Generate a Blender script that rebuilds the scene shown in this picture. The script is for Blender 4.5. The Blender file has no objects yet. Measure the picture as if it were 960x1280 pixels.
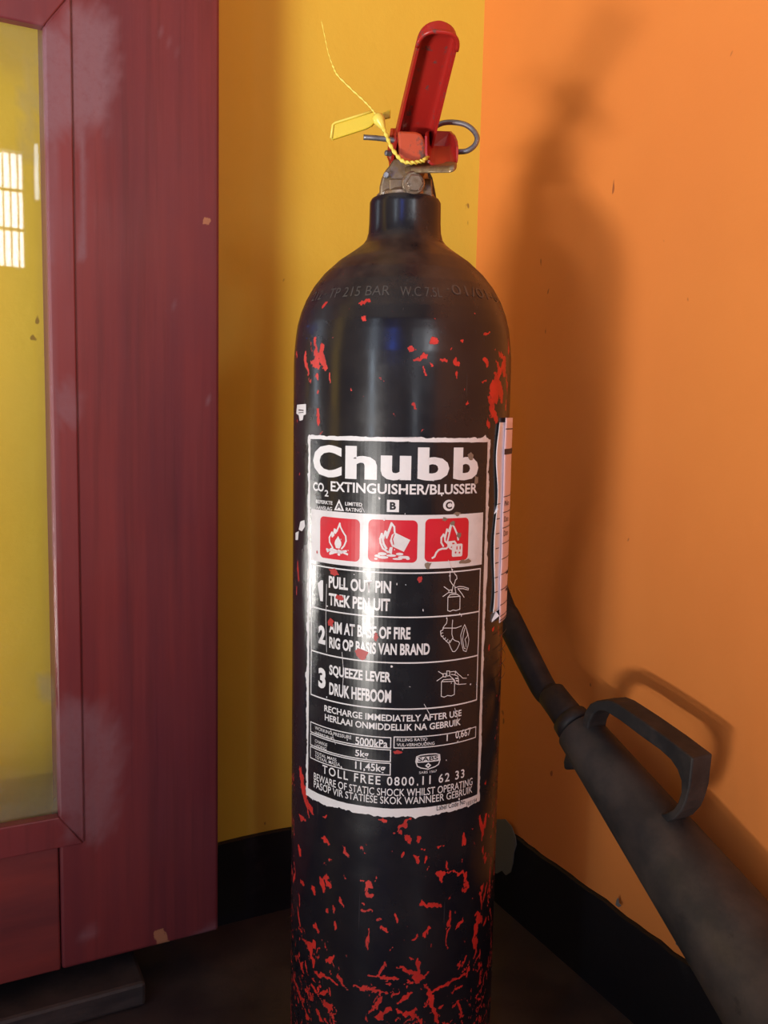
import bpy, bmesh, math, random
import numpy as np
from mathutils import Vector, Matrix
random.seed(7); rng = np.random.default_rng(11)
sc = bpy.context.scene
COL = sc.collection
rad = math.radians

# ---------------------------------------------------------------- camera
FPX = 1100.0; CAM_H = 0.48; Z0 = 0.52-CAM_H; PITCH = rad(6.4); ROLL = rad(1.3)
fwd = np.array([0, math.cos(PITCH), -math.sin(PITCH)])
up0 = np.array([0, math.sin(PITCH), math.cos(PITCH)]); r0 = np.array([1.0, 0, 0])
cr = r0*math.cos(ROLL)+up0*math.sin(ROLL); cu = up0*math.cos(ROLL)-r0*math.sin(ROLL)
EYE = np.array([0, 0, CAM_H])
cd = bpy.data.cameras.new('camera'); cam = bpy.data.objects.new('camera', cd); COL.objects.link(cam)
cam.matrix_world = Matrix(((cr[0], cu[0], -fwd[0], 0), (cr[1], cu[1], -fwd[1], 0), (cr[2], cu[2], -fwd[2], CAM_H), (0, 0, 0, 1)))
cd.sensor_fit = 'VERTICAL'; cd.sensor_height = 24; cd.lens = 24*FPX/1280; cd.clip_start = 0.02
sc.camera = cam
sc.view_settings.view_transform = 'Standard'; sc.view_settings.look = 'None'
sc.view_settings.gamma = 1; sc.view_settings.use_curve_mapping = False
sc.view_settings.exposure = 0.0

# room frame: corner, e1 runs along the yellow wall towards the corner, wv along the orange wall towards the viewer
C0 = np.array([0.0932, 0.9737, 0.0])*CAM_H/0.52
A1 = rad(62.6)
e1 = np.array([math.sin(A1), math.cos(A1), 0]); wv = np.array([math.cos(A1), -math.sin(A1), 0]); ez = np.array([0, 0, 1.0])
RA, RB, RH = 3.0, 3.2, 2.5
def RW(a, b, z=0): return C0 - a*e1 + b*wv + z*ez

# ---------------------------------------------------------------- world and lights
w = bpy.data.worlds.new('world'); sc.world = w; w.use_nodes = True
w.node_tree.nodes['Background'].inputs[0].default_value = (0.6, 0.75, 1, 1)
w.node_tree.nodes['Background'].inputs[1].default_value = 1.0
def area(name, a, b, z, sx, sy, normal, power, color, spread=180):
    l = bpy.data.lights.new(name, 'AREA'); l.shape = 'RECTANGLE'; l.size = sx; l.size_y = sy
    l.energy = power; l.color = color; l.spread = rad(spread)
    o = bpy.data.objects.new(name, l); COL.objects.link(o)
    n = Vector(normal).normalized()
    upv = Vector((0, 0, 1)) if abs(n.z) < .9 else Vector((-e1[0], -e1[1], 0))
    z_ = -n; x_ = upv.cross(z_).normalized(); y_ = z_.cross(x_)
    p = RW(a, b, z)
    o.matrix_world = Matrix(((x_.x, y_.x, z_.x, p[0]), (x_.y, y_.y, z_.y, p[1]), (x_.z, y_.z, z_.z, p[2]), (0, 0, 0, 1)))
    return o
# sunlight bouncing off the patches it makes on the floor by the doorway
area('sun_patch_light', 1.68, 1.09, 0.02, 0.24, 0.55, (0, 0, 1), 72, (1.0, 0.95, 0.88))
area('far_sun_patch_light', 2.55, 2.03, 0.02, 0.34, 0.5, (0, 0, 1), 84, (1.0, 0.95, 0.88))
# daylight through the doorway in the far wall
area('doorway_light', RA-.02, 1.97, 1.1, 0.11, 1.6, e1, 9.5, (0.72, 0.86, 1.0))
# daylight through the barred window, the side window and the small fanlight behind the viewer
area('window_light', 0.30, RB+.03, 1.24, 0.34, 0.46, -wv, 10, (0.90, 0.95, 1.0))
area('window_gap_light', 0.075, RB+.03, 1.40, 0.016, 0.22, -wv, .12, (0.80, 0.92, 1.0))
area('side_window_light', 0.98, RB+.03, .95, 0.10, 1.3, -wv, 3, (0.86, 0.93, 1.0))
area('fanlight_light', 2.60, RB+.03, 1.50, 0.10, 0.12, -wv, 9, (0.05, 0.16, 1.0))

# ---------------------------------------------------------------- picture measurements to places
def ray(px, py): return fwd + cr*(px-480)/FPX - cu*(py-640)/FPX
def on_depth(px, py, Y):
    r = ray(px, py); return EYE + r*(Y/r[1])
def on_plane(px, py, p0, n):
    r = ray(px, py); return EYE + r*(np.dot(p0-EYE, n)/np.dot(r, n))
def on_orange(px, py, off=0.0): return on_plane(px, py, C0-off*e1, e1)
def on_yellow(px, py, off=0.0): return on_plane(px, py, C0+off*wv, wv)
def on_floor(px, py, z=0.0): return on_plane(px, py, np.array([0, 0, z]), ez)

# ---------------------------------------------------------------- helpers
def link(name, bm_or_mesh, mat=None, parent=None, smooth=False):
    if isinstance(bm_or_mesh, bmesh.types.BMesh):
        me = bpy.data.meshes.new(name); bm_or_mesh.to_mesh(me); bm_or_mesh.free()
    else: me = bm_or_mesh
    if mat: me.materials.append(mat)
    if smooth:
        me.polygons.foreach_set('use_smooth', [True]*len(me.polygons))
    o = bpy.data.objects.new(name, me); COL.objects.link(o)
    if parent is not None: o.parent = parent
    return o
def tag(o, label=None, cat=None, group=None, kind=None):
    if label: o['label'] = label
    if cat: o['category'] = cat
    if group: o['group'] = group
    if kind: o['kind'] = kind
    return o
def empty(name, mat4):
    o = bpy.data.objects.new(name, None); COL.objects.link(o); o.matrix_world = mat4; o.empty_display_size = .05; return o
def mesh_py(name, vs, fs):
    me = bpy.data.meshes.new(name); me.from_pydata([tuple(map(float, v)) for v in vs], [], fs); me.update(); return me
def box_pts(p0, dx, dy, dz):
    p0, dx, dy, dz = map(np.array, (p0, dx, dy, dz))
    vs = [p0, p0+dx, p0+dx+dy, p0+dy]; vs = vs+[v+dz for v in vs]
    return vs, [(0,3,2,1),(4,5,6,7),(0,1,5,4),(1,2,6,5),(2,3,7,6),(3,0,4,7)]
def to_bm(vs, fs):
    bm = bmesh.new(); V = [bm.verts.new(tuple(map(float, v))) for v in vs]
    for f in fs:
        try: bm.faces.new([V[i] for i in f])
        except ValueError: pass
    bmesh.ops.recalc_face_normals(bm, faces=bm.faces); return bm
def bevel(bm, r, seg=2, ang=30):
    es = [e for e in bm.edges if len(e.link_faces) == 2 and e.calc_face_angle(0) > rad(ang)]
    bmesh.ops.bevel(bm, geom=es, offset=r, segments=seg, affect='EDGES', profile=0.5, clamp_overlap=True); return bm
def box(p0, dx, dy, dz, r=0, seg=2):
    bm = to_bm(*box_pts(p0, dx, dy, dz))
    if r: bevel(bm, r, seg)
    return bm
def join_bm(*bms):
    out = bmesh.new()
    for b in bms:
        me = bpy.data.meshes.new('tmp'); b.to_mesh(me); b.free(); out.from_mesh(me); bpy.data.meshes.remove(me)
    return out
def prism(poly, dvec, r=0, seg=2):
    n = len(poly); d = np.array(dvec)
    vs = [np.array(p) for p in poly]+[np.array(p)+d for p in poly]
    fs = [tuple(range(n)), tuple(range(2*n-1, n-1, -1))]+[(i, (i+1) % n, n+(i+1) % n, n+i) for i in range(n)]
    bm = to_bm(vs, fs)
    if r: bevel(bm, r, seg)
    return bm
def smooth_path(pts, n=8):
    P = [np.array(p, float) for p in pts]; P = [2*P[0]-P[1]]+P+[2*P[-1]-P[-2]]; out = []
    for i in range(1, len(P)-2):
        for k in range(n):
            t = k/n; a, b, c, d = P[i-1:i+3]
            out.append(0.5*((2*b)+(-a+c)*t+(2*a-5*b+4*c-d)*t*t+(-a+3*b-3*c+d)*t**3))
    out.append(P[-2]); return out
def tube(path, radii, seg=12, caps=True, twist=0, lobes=0):
    P = [np.array(p, float) for p in path]; n = len(P)
    if not hasattr(radii, '__len__'): radii = [radii]*n
    vs = []; fs = []; prev = None
    for i in range(n):
        t = P[min(i+1, n-1)]-P[max(i-1, 0)]; t /= np.linalg.norm(t)+1e-12
        if prev is None:
            a = np.array([0, 0, 1.0]) if abs(t[2]) < .9 else np.array([1.0, 0, 0]); u = np.cross(t, a)
        else: u = prev-np.dot(prev, t)*t
        u /= np.linalg.norm(u); prev = u; v = np.cross(t, u)
        for k in range(seg):
            an = 2*math.pi*k/seg+twist*i; rr = radii[i]*(1+(0.35*math.cos(lobes*2*math.pi*k/seg) if lobes else 0))
            vs.append(P[i]+rr*(u*math.cos(an)+v*math.sin(an)))
    for i in range(n-1):
        for k in range(seg):
            a = i*seg+k; b = i*seg+(k+1) % seg; fs.append((a, b, b+seg, a+seg))
    if caps: fs.append(tuple(range(seg-1, -1, -1))); fs.append(tuple(range((n-1)*seg, n*seg)))
    return to_bm(vs, fs)
def lathe(axis0, axis1, prof, seg=32, cap0=True, cap1=True):
    """prof: (distance along axis, radius)"""
    a0 = np.array(axis0, float); d = np.array(axis1, float)-a0; d /= np.linalg.norm(d)
    u = np.cross(d, [0, 0, 1.0] if abs(d[2]) < .9 else [1.0, 0, 0]); u /= np.linalg.norm(u); v = np.cross(d, u)
    vs = []; fs = []
    for t, r in prof:
        for k in range(seg):
            an = 2*math.pi*k/seg; vs.append(a0+d*t+r*(u*math.cos(an)+v*math.sin(an)))
    n = len(prof)
    for i in range(n-1):
        for k in range(seg):
            a = i*seg+k; b = i*seg+(k+1) % seg; fs.append((a, b, b+seg, a+seg))
    if cap0: fs.append(tuple(range(seg-1, -1, -1)))
    if cap1: fs.append(tuple(range((n-1)*seg, n*seg)))
    return to_bm(vs, fs)

# ---------------------------------------------------------------- materials
def mat(name, color=(.5,.5,.5), rough=.5, metal=0.0, spec=.5, coat=0.0):
    m = bpy.data.materials.new(name); m.use_nodes = True; b = m.node_tree.nodes['Principled BSDF']
    b.inputs['Base Color'].default_value = (*color, 1); b.inputs['Roughness'].default_value = rough
    b.inputs['Metallic'].default_value = metal; b.inputs['Specular IOR Level'].default_value = spec
    b.inputs['Coat Weight'].default_value = coat
    return m
class NT:
    def __init__(s, m): s.m = m; s.t = m.node_tree; s.b = s.t.nodes['Principled BSDF']
    def n(s, typ, **kw):
        nd = s.t.nodes.new(typ)
        for k, v in kw.items():
            if k in nd.inputs.keys() if isinstance(k, str) else False: pass
            setattr(nd, k, v)
        return nd
    def l(s, a, b): s.t.links.new(a, b)
    def coord(s, scale=(1,1,1), rot=(0,0,0)):
        if not hasattr(s, '_tc'): s._tc = s.n('ShaderNodeTexCoord')
        mp = s.n('ShaderNodeMapping'); mp.inputs['Scale'].default_value = scale; mp.inputs['Rotation'].default_value = rot
        s.l(s._tc.outputs['Object'], mp.inputs[0]); return mp.outputs[0]
    def noise(s, scale, detail=4, rough=.55, sc=(1,1,1), rot=(0,0,0)):
        nd = s.n('ShaderNodeTexNoise'); nd.inputs['Scale'].default_value = scale
        nd.inputs['Detail'].default_value = detail; nd.inputs['Roughness'].default_value = rough
        s.l(s.coord(sc, rot), nd.inputs['Vector']); return nd.outputs['Fac']
    def ramp(s, fac, lo, hi, a=0.0, b=1.0):
        nd = s.n('ShaderNodeMapRange'); nd.interpolation_type = 'SMOOTHSTEP'
        s.l(fac, nd.inputs[0]); nd.inputs[1].default_value = lo; nd.inputs[2].default_value = hi
        nd.inputs[3].default_value = a; nd.inputs[4].default_value = b; return nd.outputs[0]
    def math(s, op, a, b=None, clamp=False):
        nd = s.n('ShaderNodeMath'); nd.operation = op; nd.use_clamp = clamp
        for i, x in enumerate((a, b)):
            if x is None: continue
            if isinstance(x, (int, float)): nd.inputs[i].default_value = x
            else: s.l(x, nd.inputs[i])
        return nd.outputs[0]
    def mix(s, fac, a, b):
        nd = s.n('ShaderNodeMix'); nd.data_type = 'RGBA'
        if isinstance(fac, (int, float)): nd.inputs[0].default_value = fac
        else: s.l(fac, nd.inputs[0])
        for i, x in ((6, a), (7, b)):
            if isinstance(x, tuple): nd.inputs[i].default_value = (*x, 1)
            else: s.l(x, nd.inputs[i])
        return nd.outputs[2]
    def attr(s, name):
        nd = s.n('ShaderNodeAttribute'); nd.attribute_name = name; return nd.outputs['Fac']
    def col(s, c): s.l(c, s.b.inputs['Base Color'])
    def rough(s, c): s.l(c, s.b.inputs['Roughness'])
    def bump(s, h, strength=.3, dist=.001):
        nd = s.n('ShaderNodeBump'); nd.inputs['Strength'].default_value = strength; nd.inputs['Distance'].default_value = dist
        s.l(h, nd.inputs['Height']); s.l(nd.outputs[0], s.b.inputs['Normal']); return nd

def wall_mat(name, c1, c2, speck, rough=.55):
    m = mat(name, c1, rough, spec=.35); q = NT(m)
    big = q.noise(3.0, 4); fine = q.noise(45, 6, .65); sp = q.noise(70, 2, .5, (1, 1, .6))
    c = q.mix(q.ramp(big, .35, .65), c1, c2)
    c = q.mix(q.ramp(sp, .745, .78, 0, .8), c, speck)
    q.col(c)
    q.bump(q.math('ADD', q.math('MULTIPLY', q.noise(9, 3), 1.6), q.math('MULTIPLY', fine, .35)), .35, .004)
    return m
M = {}
M['yellow'] = wall_mat('yellow wall paint', (.76, .52, .060), (.70, .47, .05), (.25, .12, .03))
M['orange'] = wall_mat('orange wall paint', (.82, .27, .060), (.78, .245, .055), (.28, .07, .03))
M['skirt'] = mat('black skirting paint', (.006, .006, .008), .55, spec=.3)
q = NT(M['skirt']); q.col(q.mix(q.ramp(q.noise(30, 5, .6), .55, .85), (.010, .009, .011), (.034, .030, .030))); q.bump(q.noise(60, 4), .3, .001)
M['floor'] = mat('dark polished floor', (.03, .02, .016), .38)
q = NT(M['floor']); q.col(q.mix(q.ramp(q.noise(7, 6, .6), .35, .7), (.032, .025, .029), (.066, .048, .044)))
q.rough(q.ramp(q.noise(14, 5), .3, .75, .30, .60)); q.bump(q.noise(80, 5, .7), .25, .0015)
M['ceiling'] = mat('ceiling paint', (.20, .19, .17), .8)
M['backwall'] = mat('back wall paint', (.11, .095, .08), .7)
M['sill'] = mat('weathered sill', (.03, .024, .026), .6)
q = NT(M['sill']); q.col(q.mix(q.ramp(q.noise(12, 6, .65, (1, 1, 3)), .35, .7), (.016, .014, .017), (.055, .042, .042))); q.bump(q.noise(50, 5), .4, .002)
M['bars'] = mat('window bars', (.03, .03, .03), .5)
M['putty'] = mat('grey filler', (.16, .155, .15), .7)
M['rust'] = mat('scuff', (.75, .45, .22), .7)

# ---------------------------------------------------------------- room shell
def slab(name, a0, a1, b0, b1, z0, z1, m, label=None, r=0):
    bm = box(RW(a0, b0, z0), -(a1-a0)*e1, (b1-b0)*wv, (z1-z0)*ez, r)
    o = link(name, bm, m); tag(o, label, kind='structure'); return o
T = .12
fl = slab('floor', -T, RA+T, -T, RB+T, -.08, 0, M['floor'], 'dark worn floor in the corner')
slab('ceiling', -T, RA+T, -T, RB+T, RH, RH+.08, M['ceiling'])
slab('wall_left', -T, RA+T, -T, 0, 0, RH, M['yellow'], 'yellow painted wall behind the door and cylinder')
slab('wall_right', -T, 0, 0, RB+T, 0, RH, M['orange'], 'orange painted wall on the right')
# far wall with doorway opening b 1.72..2.18, z 0..1.98 ; back wall with its windows: built as one mesh each
def wall_with_holes(name, along, lo, hi, holes, m, place):
    bms = []; xs = lo
    for (h0, h1, z0, z1) in sorted(holes):
        bms.append(place(xs, h0, 0, RH))
        if z0 > 0: bms.append(place(h0, h1, 0, z0))
        bms.append(place(h0, h1, z1, RH)); xs = h1
    bms.append(place(xs, hi, 0, RH))
    tag(link(name, join_bm(*bms), m), kind='structure')
wall_with_holes('wall_far', 'b', 0, RB, [(1.85, 2.09, 0, 1.98)], M['backwall'],
    lambda p, q_, z0, z1: box(RW(RA, p, z0), -T*e1, (q_-p)*wv, (z1-z0)*ez))
wall_with_holes('wall_back', 'a', -T, RA+T, [(.06, .09, 1.29, 1.51), (.13, .47, 1.01, 1.47), (.92, 1.04, .3, 1.6), (2.53, 2.67, 1.43, 1.57)], M['backwall'],
    lambda p, q_, z0, z1: box(RW(p, RB, z0), -(q_-p)*e1, T*wv, (z1-z0)*ez))
# bars of the window behind the viewer
wn = tag(link('window_1', join_bm(box(RW(.12, RB-.02, .99), -.36*e1, .05*wv, .03*ez), box(RW(.12, RB-.02, 1.46), -.36*e1, .05*wv, .03*ez)), M['bars']), kind='structure')
barm = None
for i in range(12):
    o = link('bar', box(RW(.145+.027*i, RB, 1.02), -.006*e1, .010*wv, .44*ez) if barm is None else barm, None if barm else M['bars'], wn)
    if barm is None: barm = o.data
    else: o.location = Vector(-.027*i*e1)
for z in (1.16, 1.31): link('bar', box(RW(.13, RB, z), -.34*e1, .010*wv, .012*ez), M['bars'], wn)

# skirting: painted band, slightly uneven upper edge
def skirt(name, fn, L, m, label):
    n = 160; th = .004; vs = []; fs = []
    for i in range(n+1):
        s = L*(i/n)**1.6; h = .081+.0005*math.sin(s*37)+.0004*math.sin(s*113+1)+rng.normal(0, .0004)
        for (o_, z) in ((0, 0), (th, 0), (th, h-.001), (th*.5, h), (0, h)): vs.append(fn(s, o_, z))
    for i in range(n):
        for k in range(4): a = i*5+k; fs.append((a, a+1, a+6, a+5))
    o = link(name, to_bm(vs, fs), m); tag(o, label, kind='structure'); return o
skirt('baseboard_left', lambda s, o, z: RW(s, o, z), RA, M['skirt'], 'black painted skirting band under the yellow wall')
bbr = skirt('baseboard_right', lambda s, o, z: RW(o, s, z), RB, M['skirt'], 'black painted skirting band under the orange wall')
# grey filler smear over the skirting by the corner, and chips at its edge
sm_px = [(632,1024),(640,1033),(645,1047),(646,1056),(643,1066),(642,1078),(639,1090),(633,1094),(628,1088),(622,1092),(612,1088),(604,1070),(606,1050),(612,1034),(622,1024)]
link('filler_smear', prism([on_orange(x, y, .0045) for x, y in sm_px], -.0008*e1), M['putty'], bbr)
for (x, y) in ((773, 1131), (848, 1180)):
    link('paint_chip', prism([on_orange(x+dx, y+dy, .0046) for dx, dy in ((-2,-6),(0,-9),(1,-2),(4,1),(1,3),(-3,0))], -.0005*e1), M['putty'], bbr)
# low sill strip under the open door
q0 = on_floor(183, 1257); b_s = float(np.dot(q0-C0, wv)); a_s = float(-np.dot(q0-C0, e1))
z_s = float(on_plane(180, 1226, C0+(b_s-.002)*wv, wv)[2])
sill = slab('trim_1', a_s, a_s+.9, b_s-.05, b_s, 0, z_s, M['sill'], 'low weathered strip on the floor beneath the open door', .003)

# ---------------------------------------------------------------- open glazed door
DB, DF = .030, .068     # back and front face, distance from the yellow wall
def dpx(px, py, off=DF):
    p = on_yellow(px, py, off)-C0; return float(-np.dot(p, e1)), float(p[2])
wood = mat('red stained door wood', (.16, .03, .03), .42, spec=.45)
q = NT(wood)
gr = q.noise(28, 6, .6, (1, 1, .05)); gr2 = q.noise(150, 3, .6, (1, 1, .03)); bl = q.noise(5, 4, .6, (1, 1, .5))
c = q.mix(q.ramp(gr, .3, .7), (.205, .029, .030), (.115, .018, .026))
c = q.mix(q.ramp(bl, .42, .68, 0, .7), c, (.125, .024, .036))
c = q.mix(q.math('MULTIPLY', q.ramp(gr2, .5, .7), .25), c, (.06, .012, .014))
st = q.math('MULTIPLY', q.attr('stain'), q.ramp(q.noise(220, 5, .7), .1, .6, .5, 1), True)
c = q.mix(q.math('MULTIPLY', st, .75), c, (.235, .135, .165))
ch = q.ramp(q.math('ADD', q.attr('chip'), q.math('MULTIPLY', q.math('SUBTRACT', q.noise(400, 4, .6), .5), .5)), .45, .55)
c = q.mix(ch, c, (.36, .15, .08))
q.col(c); q.rough(q.math('ADD', q.ramp(q.noise(9, 4), .3, .7, .34, .50), q.math('MULTIPLY', st, .2)))
q.bump(q.math('ADD', q.math('MULTIPLY', gr2, .5), q.math('MULTIPLY', gr, .5)), .25, .0008)
wood_h = mat('red stained rail wood', (.16, .03, .03), .45, spec=.45)
q = NT(wood_h)
RZ = (0, 0, -(math.pi/2-A1))
gr = q.noise(30, 6, .6, (.12, .12, 1.0)); bl = q.noise(6, 4, .6, (.5, .5, 1))
c = q.mix(q.ramp(gr, .3, .7), (.215, .034, .030), (.105, .018, .022)); c = q.mix(q.ramp(bl, .45, .7, 0, .6), c, (.13, .035, .045))
st = q.math('MULTIPLY', q.attr('stain'), q.ramp(q.noise(220, 5, .7), .1, .6, .5, 1), True)
c = q.mix(q.math('MULTIPLY', st, .6), c, (.235, .135, .165)); q.col(c); q.bump(gr, .25, .001)

# picture-space marks (photo px) turned into door-plane marks
def seg_mask(PA, segs):
    out = np.zeros(len(PA)); x, y = PA[:, 0].copy(), PA[:, 1].copy()
    w1 = .0022*np.sin(x*310+y*170)+.0016*np.sin(y*530-x*260+1)+.0007*np.sin(y*1500+x*900); w2 = .003*np.sin(x*240-y*120+2)+.002*np.sin(x*700+y*410)
    big = segs and max(s_[2] for s_ in segs) > .005
    PW = PA+np.stack([w1, w2], 1) if big else PA
    for (p, r_, s_, k) in segs:
        P_ = PW if s_ > .005 else PA
        for i in range(len(p)-1 if len(p) > 1 else 1):
            a = np.array(p[i]); b = np.array(p[min(i+1, len(p)-1)]); ab = b-a
            t = np.clip(((P_-a)@ab)/(ab@ab+1e-12), 0, 1); d = np.linalg.norm(P_-(a+t[:, None]*ab), axis=1)
            out = np.maximum(out, k*np.clip((r_+s_-d)/s_, 0, 1))
    return out
def dm(pts, r, s, k=1.0): return ([dpx(*p) for p in pts], r, s, k)
stain_segs = [dm([(112,40),(112,100),(103,130)], .010, .014, .9), dm([(70,60),(66,110),(66,150)], .008, .010, .8),
    dm([(98,155),(104,200),(104,270),(102,325)], .0015, .0016, .75), dm([(68,170),(66,250),(66,330)], .0012, .002, .5),
    dm([(62,180),(60,260),(62,380),(66,500),(68,700)], .001, .003, .35), dm([(82,490),(84,520)], .004, .008, .5),
    dm([(108,900),(130,930),(125,990),(118,1030)], .006, .014, .55), dm([(88,900),(88,1000)], .008, .01, .55), dm([(100,25),(120,60)], .004, .012, .4),
    dm([(114,1165),(106,1170)], .002, .005, .5), dm([(92,880),(90,1040)], .003, .006, .4), dm([(220,375),(219,388)], .0008, .001, .7),
    dm([(200,40),(228,76)], .0003, .0007, .6), dm([(262,500),(262,504)], .001, .001, .6), dm([(230,1180),(268,1160)], .002, .004, .5)]
chip_segs = [dm([(251,271),(262,272)], .0006, .0012, .9), dm([(254,275),(260,277),(266,280)], .0006, .0012, .9), dm([(258,272),(261,279)], .0004, .001, .9),
    dm([(197,1165),(200,1175),(205,1195)], .0025, .003, .75), dm([(203,1165),(209,1178),(206,1192)], .0014, .003, .7), dm([(168,1138),(180,1142),(192,1147)], .0003, .0009, .8),
    dm([(184,1201),(196,1196)], .0005, .001, .7), dm([(246,1063),(255,1063)], .0004, .0007, .6)]
def door_piece(name, a0, a1, z0, z1, b0, b1, m, parent, r=.002, grid=True, miter=None):
    """board in the door plane; its front is a dense grid that carries the stain map"""
    bm = box(RW(a0, b0, z0), -(a1-a0)*e1, (b1-b0)*wv, (z1-z0)*ez)
    if miter: miter(bm)
    bevel(bm, r)
    if grid:
        for k in range(1, max(2, int((a1-a0)/.003))):
            bmesh.ops.bisect_plane(bm, geom=bm.verts[:]+bm.edges[:]+bm.faces[:], plane_co=Vector(RW(a0+k*.003, 0)), plane_no=Vector(e1))
        zz0, zz1 = max(z0, 0), min(z1, .95)
        for k in range(1, int((zz1-zz0)/.006)):
            bmesh.ops.bisect_plane(bm, geom=bm.verts[:]+bm.edges[:]+bm.faces[:], plane_co=Vector((0, 0, zz0+k*.006)), plane_no=Vector((0, 0, 1)))
    o = link(name, bm, m, parent)
    if grid:
        co = np.zeros(len(o.data.vertices)*3); o.data.vertices.foreach_get('co', co); co = co.reshape(-1, 3)-C0
        PA = np.stack([-(co@e1), co[:, 2]], 1)
        for nm, segs in (('stain', stain_segs), ('chip', chip_segs)):
            at = o.data.attributes.new(nm, 'FLOAT', 'POINT'); at.data.foreach_set('value', seg_mask(PA, segs).astype(np.float32))
    return o
aR, _ = dpx(274, 600); aS, _ = dpx(76, 1140)
_, zB = dpx(272, 1163)
aG, _ = dpx(66, 560)                       # inner edge of the bead
aO, _ = dpx(97, 560)                       # outer edge of the bead (seam)
_, zg0 = dpx(60, 1024); _, zg1 = dpx(50, 32); _, zo0 = dpx(60, 1062)
zo1 = zg1+(zg0-zo0)
DW = .78; aL = aR+DW; DTOP = 2.02; sw = aS-aR
# pane width of the glazed opening
aGL = aL-(aG-aR); aOL = aL-(aO-aR)
door = empty('door_1', Matrix.Identity(4)); tag(door, 'open dark red wooden door with yellow-tinted view through its glass pane', kind='structure')
def cut_stile(bm): pass
door_piece('stile', aR, aS, zB, DTOP, DB, DF, wood, door, .0025)
door_piece('stile', aL-sw, aL, zB, DTOP, DB, DF, wood, door, .0025, grid=False)
door_piece('bottom_rail', aS+.0006, aL-sw, zB, zo0+.010, DB, DF-.0006, wood_h, door, .0015)
door_piece('middle_rail', aS+.0006, aL-sw, zo1-.006, zo1+.10, DB, DF-.0006, wood_h, door, .0015, grid=False)
door_piece('top_rail', aS+.0006, aL-sw, DTOP-.11, DTOP, DB, DF-.0006, wood_h, door, .0015, grid=False)
def bead(pa, pb, qa, qb):
    """mitred strip: outer edge pa->pb, inner edge qa->qb, (a,z) pairs, sits on the face, with a sloped inner lip down to the glass"""
    f0, f1, f2 = DF-.0005, DF+.0016, DF-.009
    def P(p, b): return RW(p[0], b, p[1])
    ia = np.array(qa); ib = np.array(qb)
    vs = [P(pa, f0), P(pb, f0), P(pb, f1), P(pa, f1), P(ib, f1-.001), P(ia, f1-.001), P(ib, f2), P(ia, f2)]
    fs = [(0,1,2,3), (3,2,4,5), (5,4,6,7), (7,6,1,0), (0,3,5,7), (1,6,4,2)]
    bm = to_bm(vs, fs); bevel(bm, .0012)
    pa_, pb_ = np.array(pa), np.array(pb)
    for k in range(1, 110):
        pt = pa_+(pb_-pa_)*k/110
        dn = (pb_-pa_)/np.linalg.norm(pb_-pa_)
        bmesh.ops.bisect_plane(bm, geom=bm.verts[:]+bm.edges[:]+bm.faces[:], plane_co=Vector(RW(pt[0], 0, pt[1])), plane_no=Vector(-dn[0]*e1+dn[1]*ez))
    dn = np.array([dn[1], -dn[0]])
    for k in range(-8, 9):
        pt = pa_+dn*k*.004
        bmesh.ops.bisect_plane(bm, geom=bm.verts[:]+bm.edges[:]+bm.faces[:], plane_co=Vector(RW(pt[0], 0, pt[1])), plane_no=Vector(-dn[0]*e1+dn[1]*ez))
    o = link('glazing_bead', bm, wood, door)
    co = np.zeros(len(o.data.vertices)*3); o.data.vertices.foreach_get('co', co); co = co.reshape(-1, 3)-C0
    PA = np.stack([-(co@e1), co[:, 2]], 1)
    for nm, segs in (('stain', stain_segs), ('chip', chip_segs)):
        at = o.data.attributes.new(nm, 'FLOAT', 'POINT'); at.data.foreach_set('value', seg_mask(PA, segs).astype(np.float32))
g = .0006
bead((aO, zo0+g), (aO, zo1-g), (aG, zg0+g), (aG, zg1-g))
bead((aOL, zo0), (aO+g, zo0), (aGL, zg0), (aG+g, zg0))
bead((aO+g, zo1), (aOL, zo1), (aG+g, zg1), (aGL, zg1))
bead((aOL, zo1-g), (aOL, zo0+g), (aGL, zg1-g), (aGL, zg0+g))
glass = bpy.data.materials.new('dusty glass'); glass.use_nodes = True
q = NT.__new__(NT); q.m = glass; q.t = glass.node_tree; q.b = q.t.nodes['Principled BSDF']
tr = q.n('ShaderNodeBsdfTransparent'); tr.inputs[0].default_value = (.97, .985, .95, 1)
gl = q.n('ShaderNodeBsdfGlossy'); gl.inputs['Roughness'].default_value = .02
df = q.n('ShaderNodeBsdfDiffuse'); df.inputs[0].default_value = (.30, .27, .17, 1)
fr = q.n('ShaderNodeFresnel'); fr.inputs[0].default_value = 1.6
m1 = q.n('ShaderNodeMixShader'); q.l(fr.outputs[0], m1.inputs[0]); q.l(tr.outputs[0], m1.inputs[1]); q.l(gl.outputs[0], m1.inputs[2])
m2 = q.n('ShaderNodeMixShader')
dust = q.math('ADD', q.math('MULTIPLY', q.attr('dust'), q.ramp(q.noise(30, 5, .6), .2, .6, .6, 1)), q.ramp(q.noise(5, 4), .4, .8, .0, .08), True)
q.l(dust, m2.inputs[0]); q.l(m1.outputs[0], m2.inputs[1]); q.l(df.outputs[0], m2.inputs[2])
q.l(m2.outputs[0], q.t.nodes['Material Output'].inputs[0])
ga0, ga1, gz0, gz1 = aO, aOL, zo0, zo1; na, nz = 60, 90; vs = []; fs = []; PB = DF-.0095
for k, b_ in enumerate((PB, PB-.004)):
    for i in range(nz+1):
        for j in range(na+1): vs.append(RW(ga0+(ga1-ga0)*(j/na)**1.5, b_, gz0+(gz1-gz0)*i/nz))
N1 = (na+1)*(nz+1)
for i in range(nz):
    for j in range(na): a = i*(na+1)+j; fs.append((a, a+1, a+na+2, a+na+1))
pane = link('glass_pane', mesh_py('glass_pane', vs[:N1], fs), glass, door)
co = np.array(vs[:N1])-C0; aa = -(co@e1); zz = co[:, 2]
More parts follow.
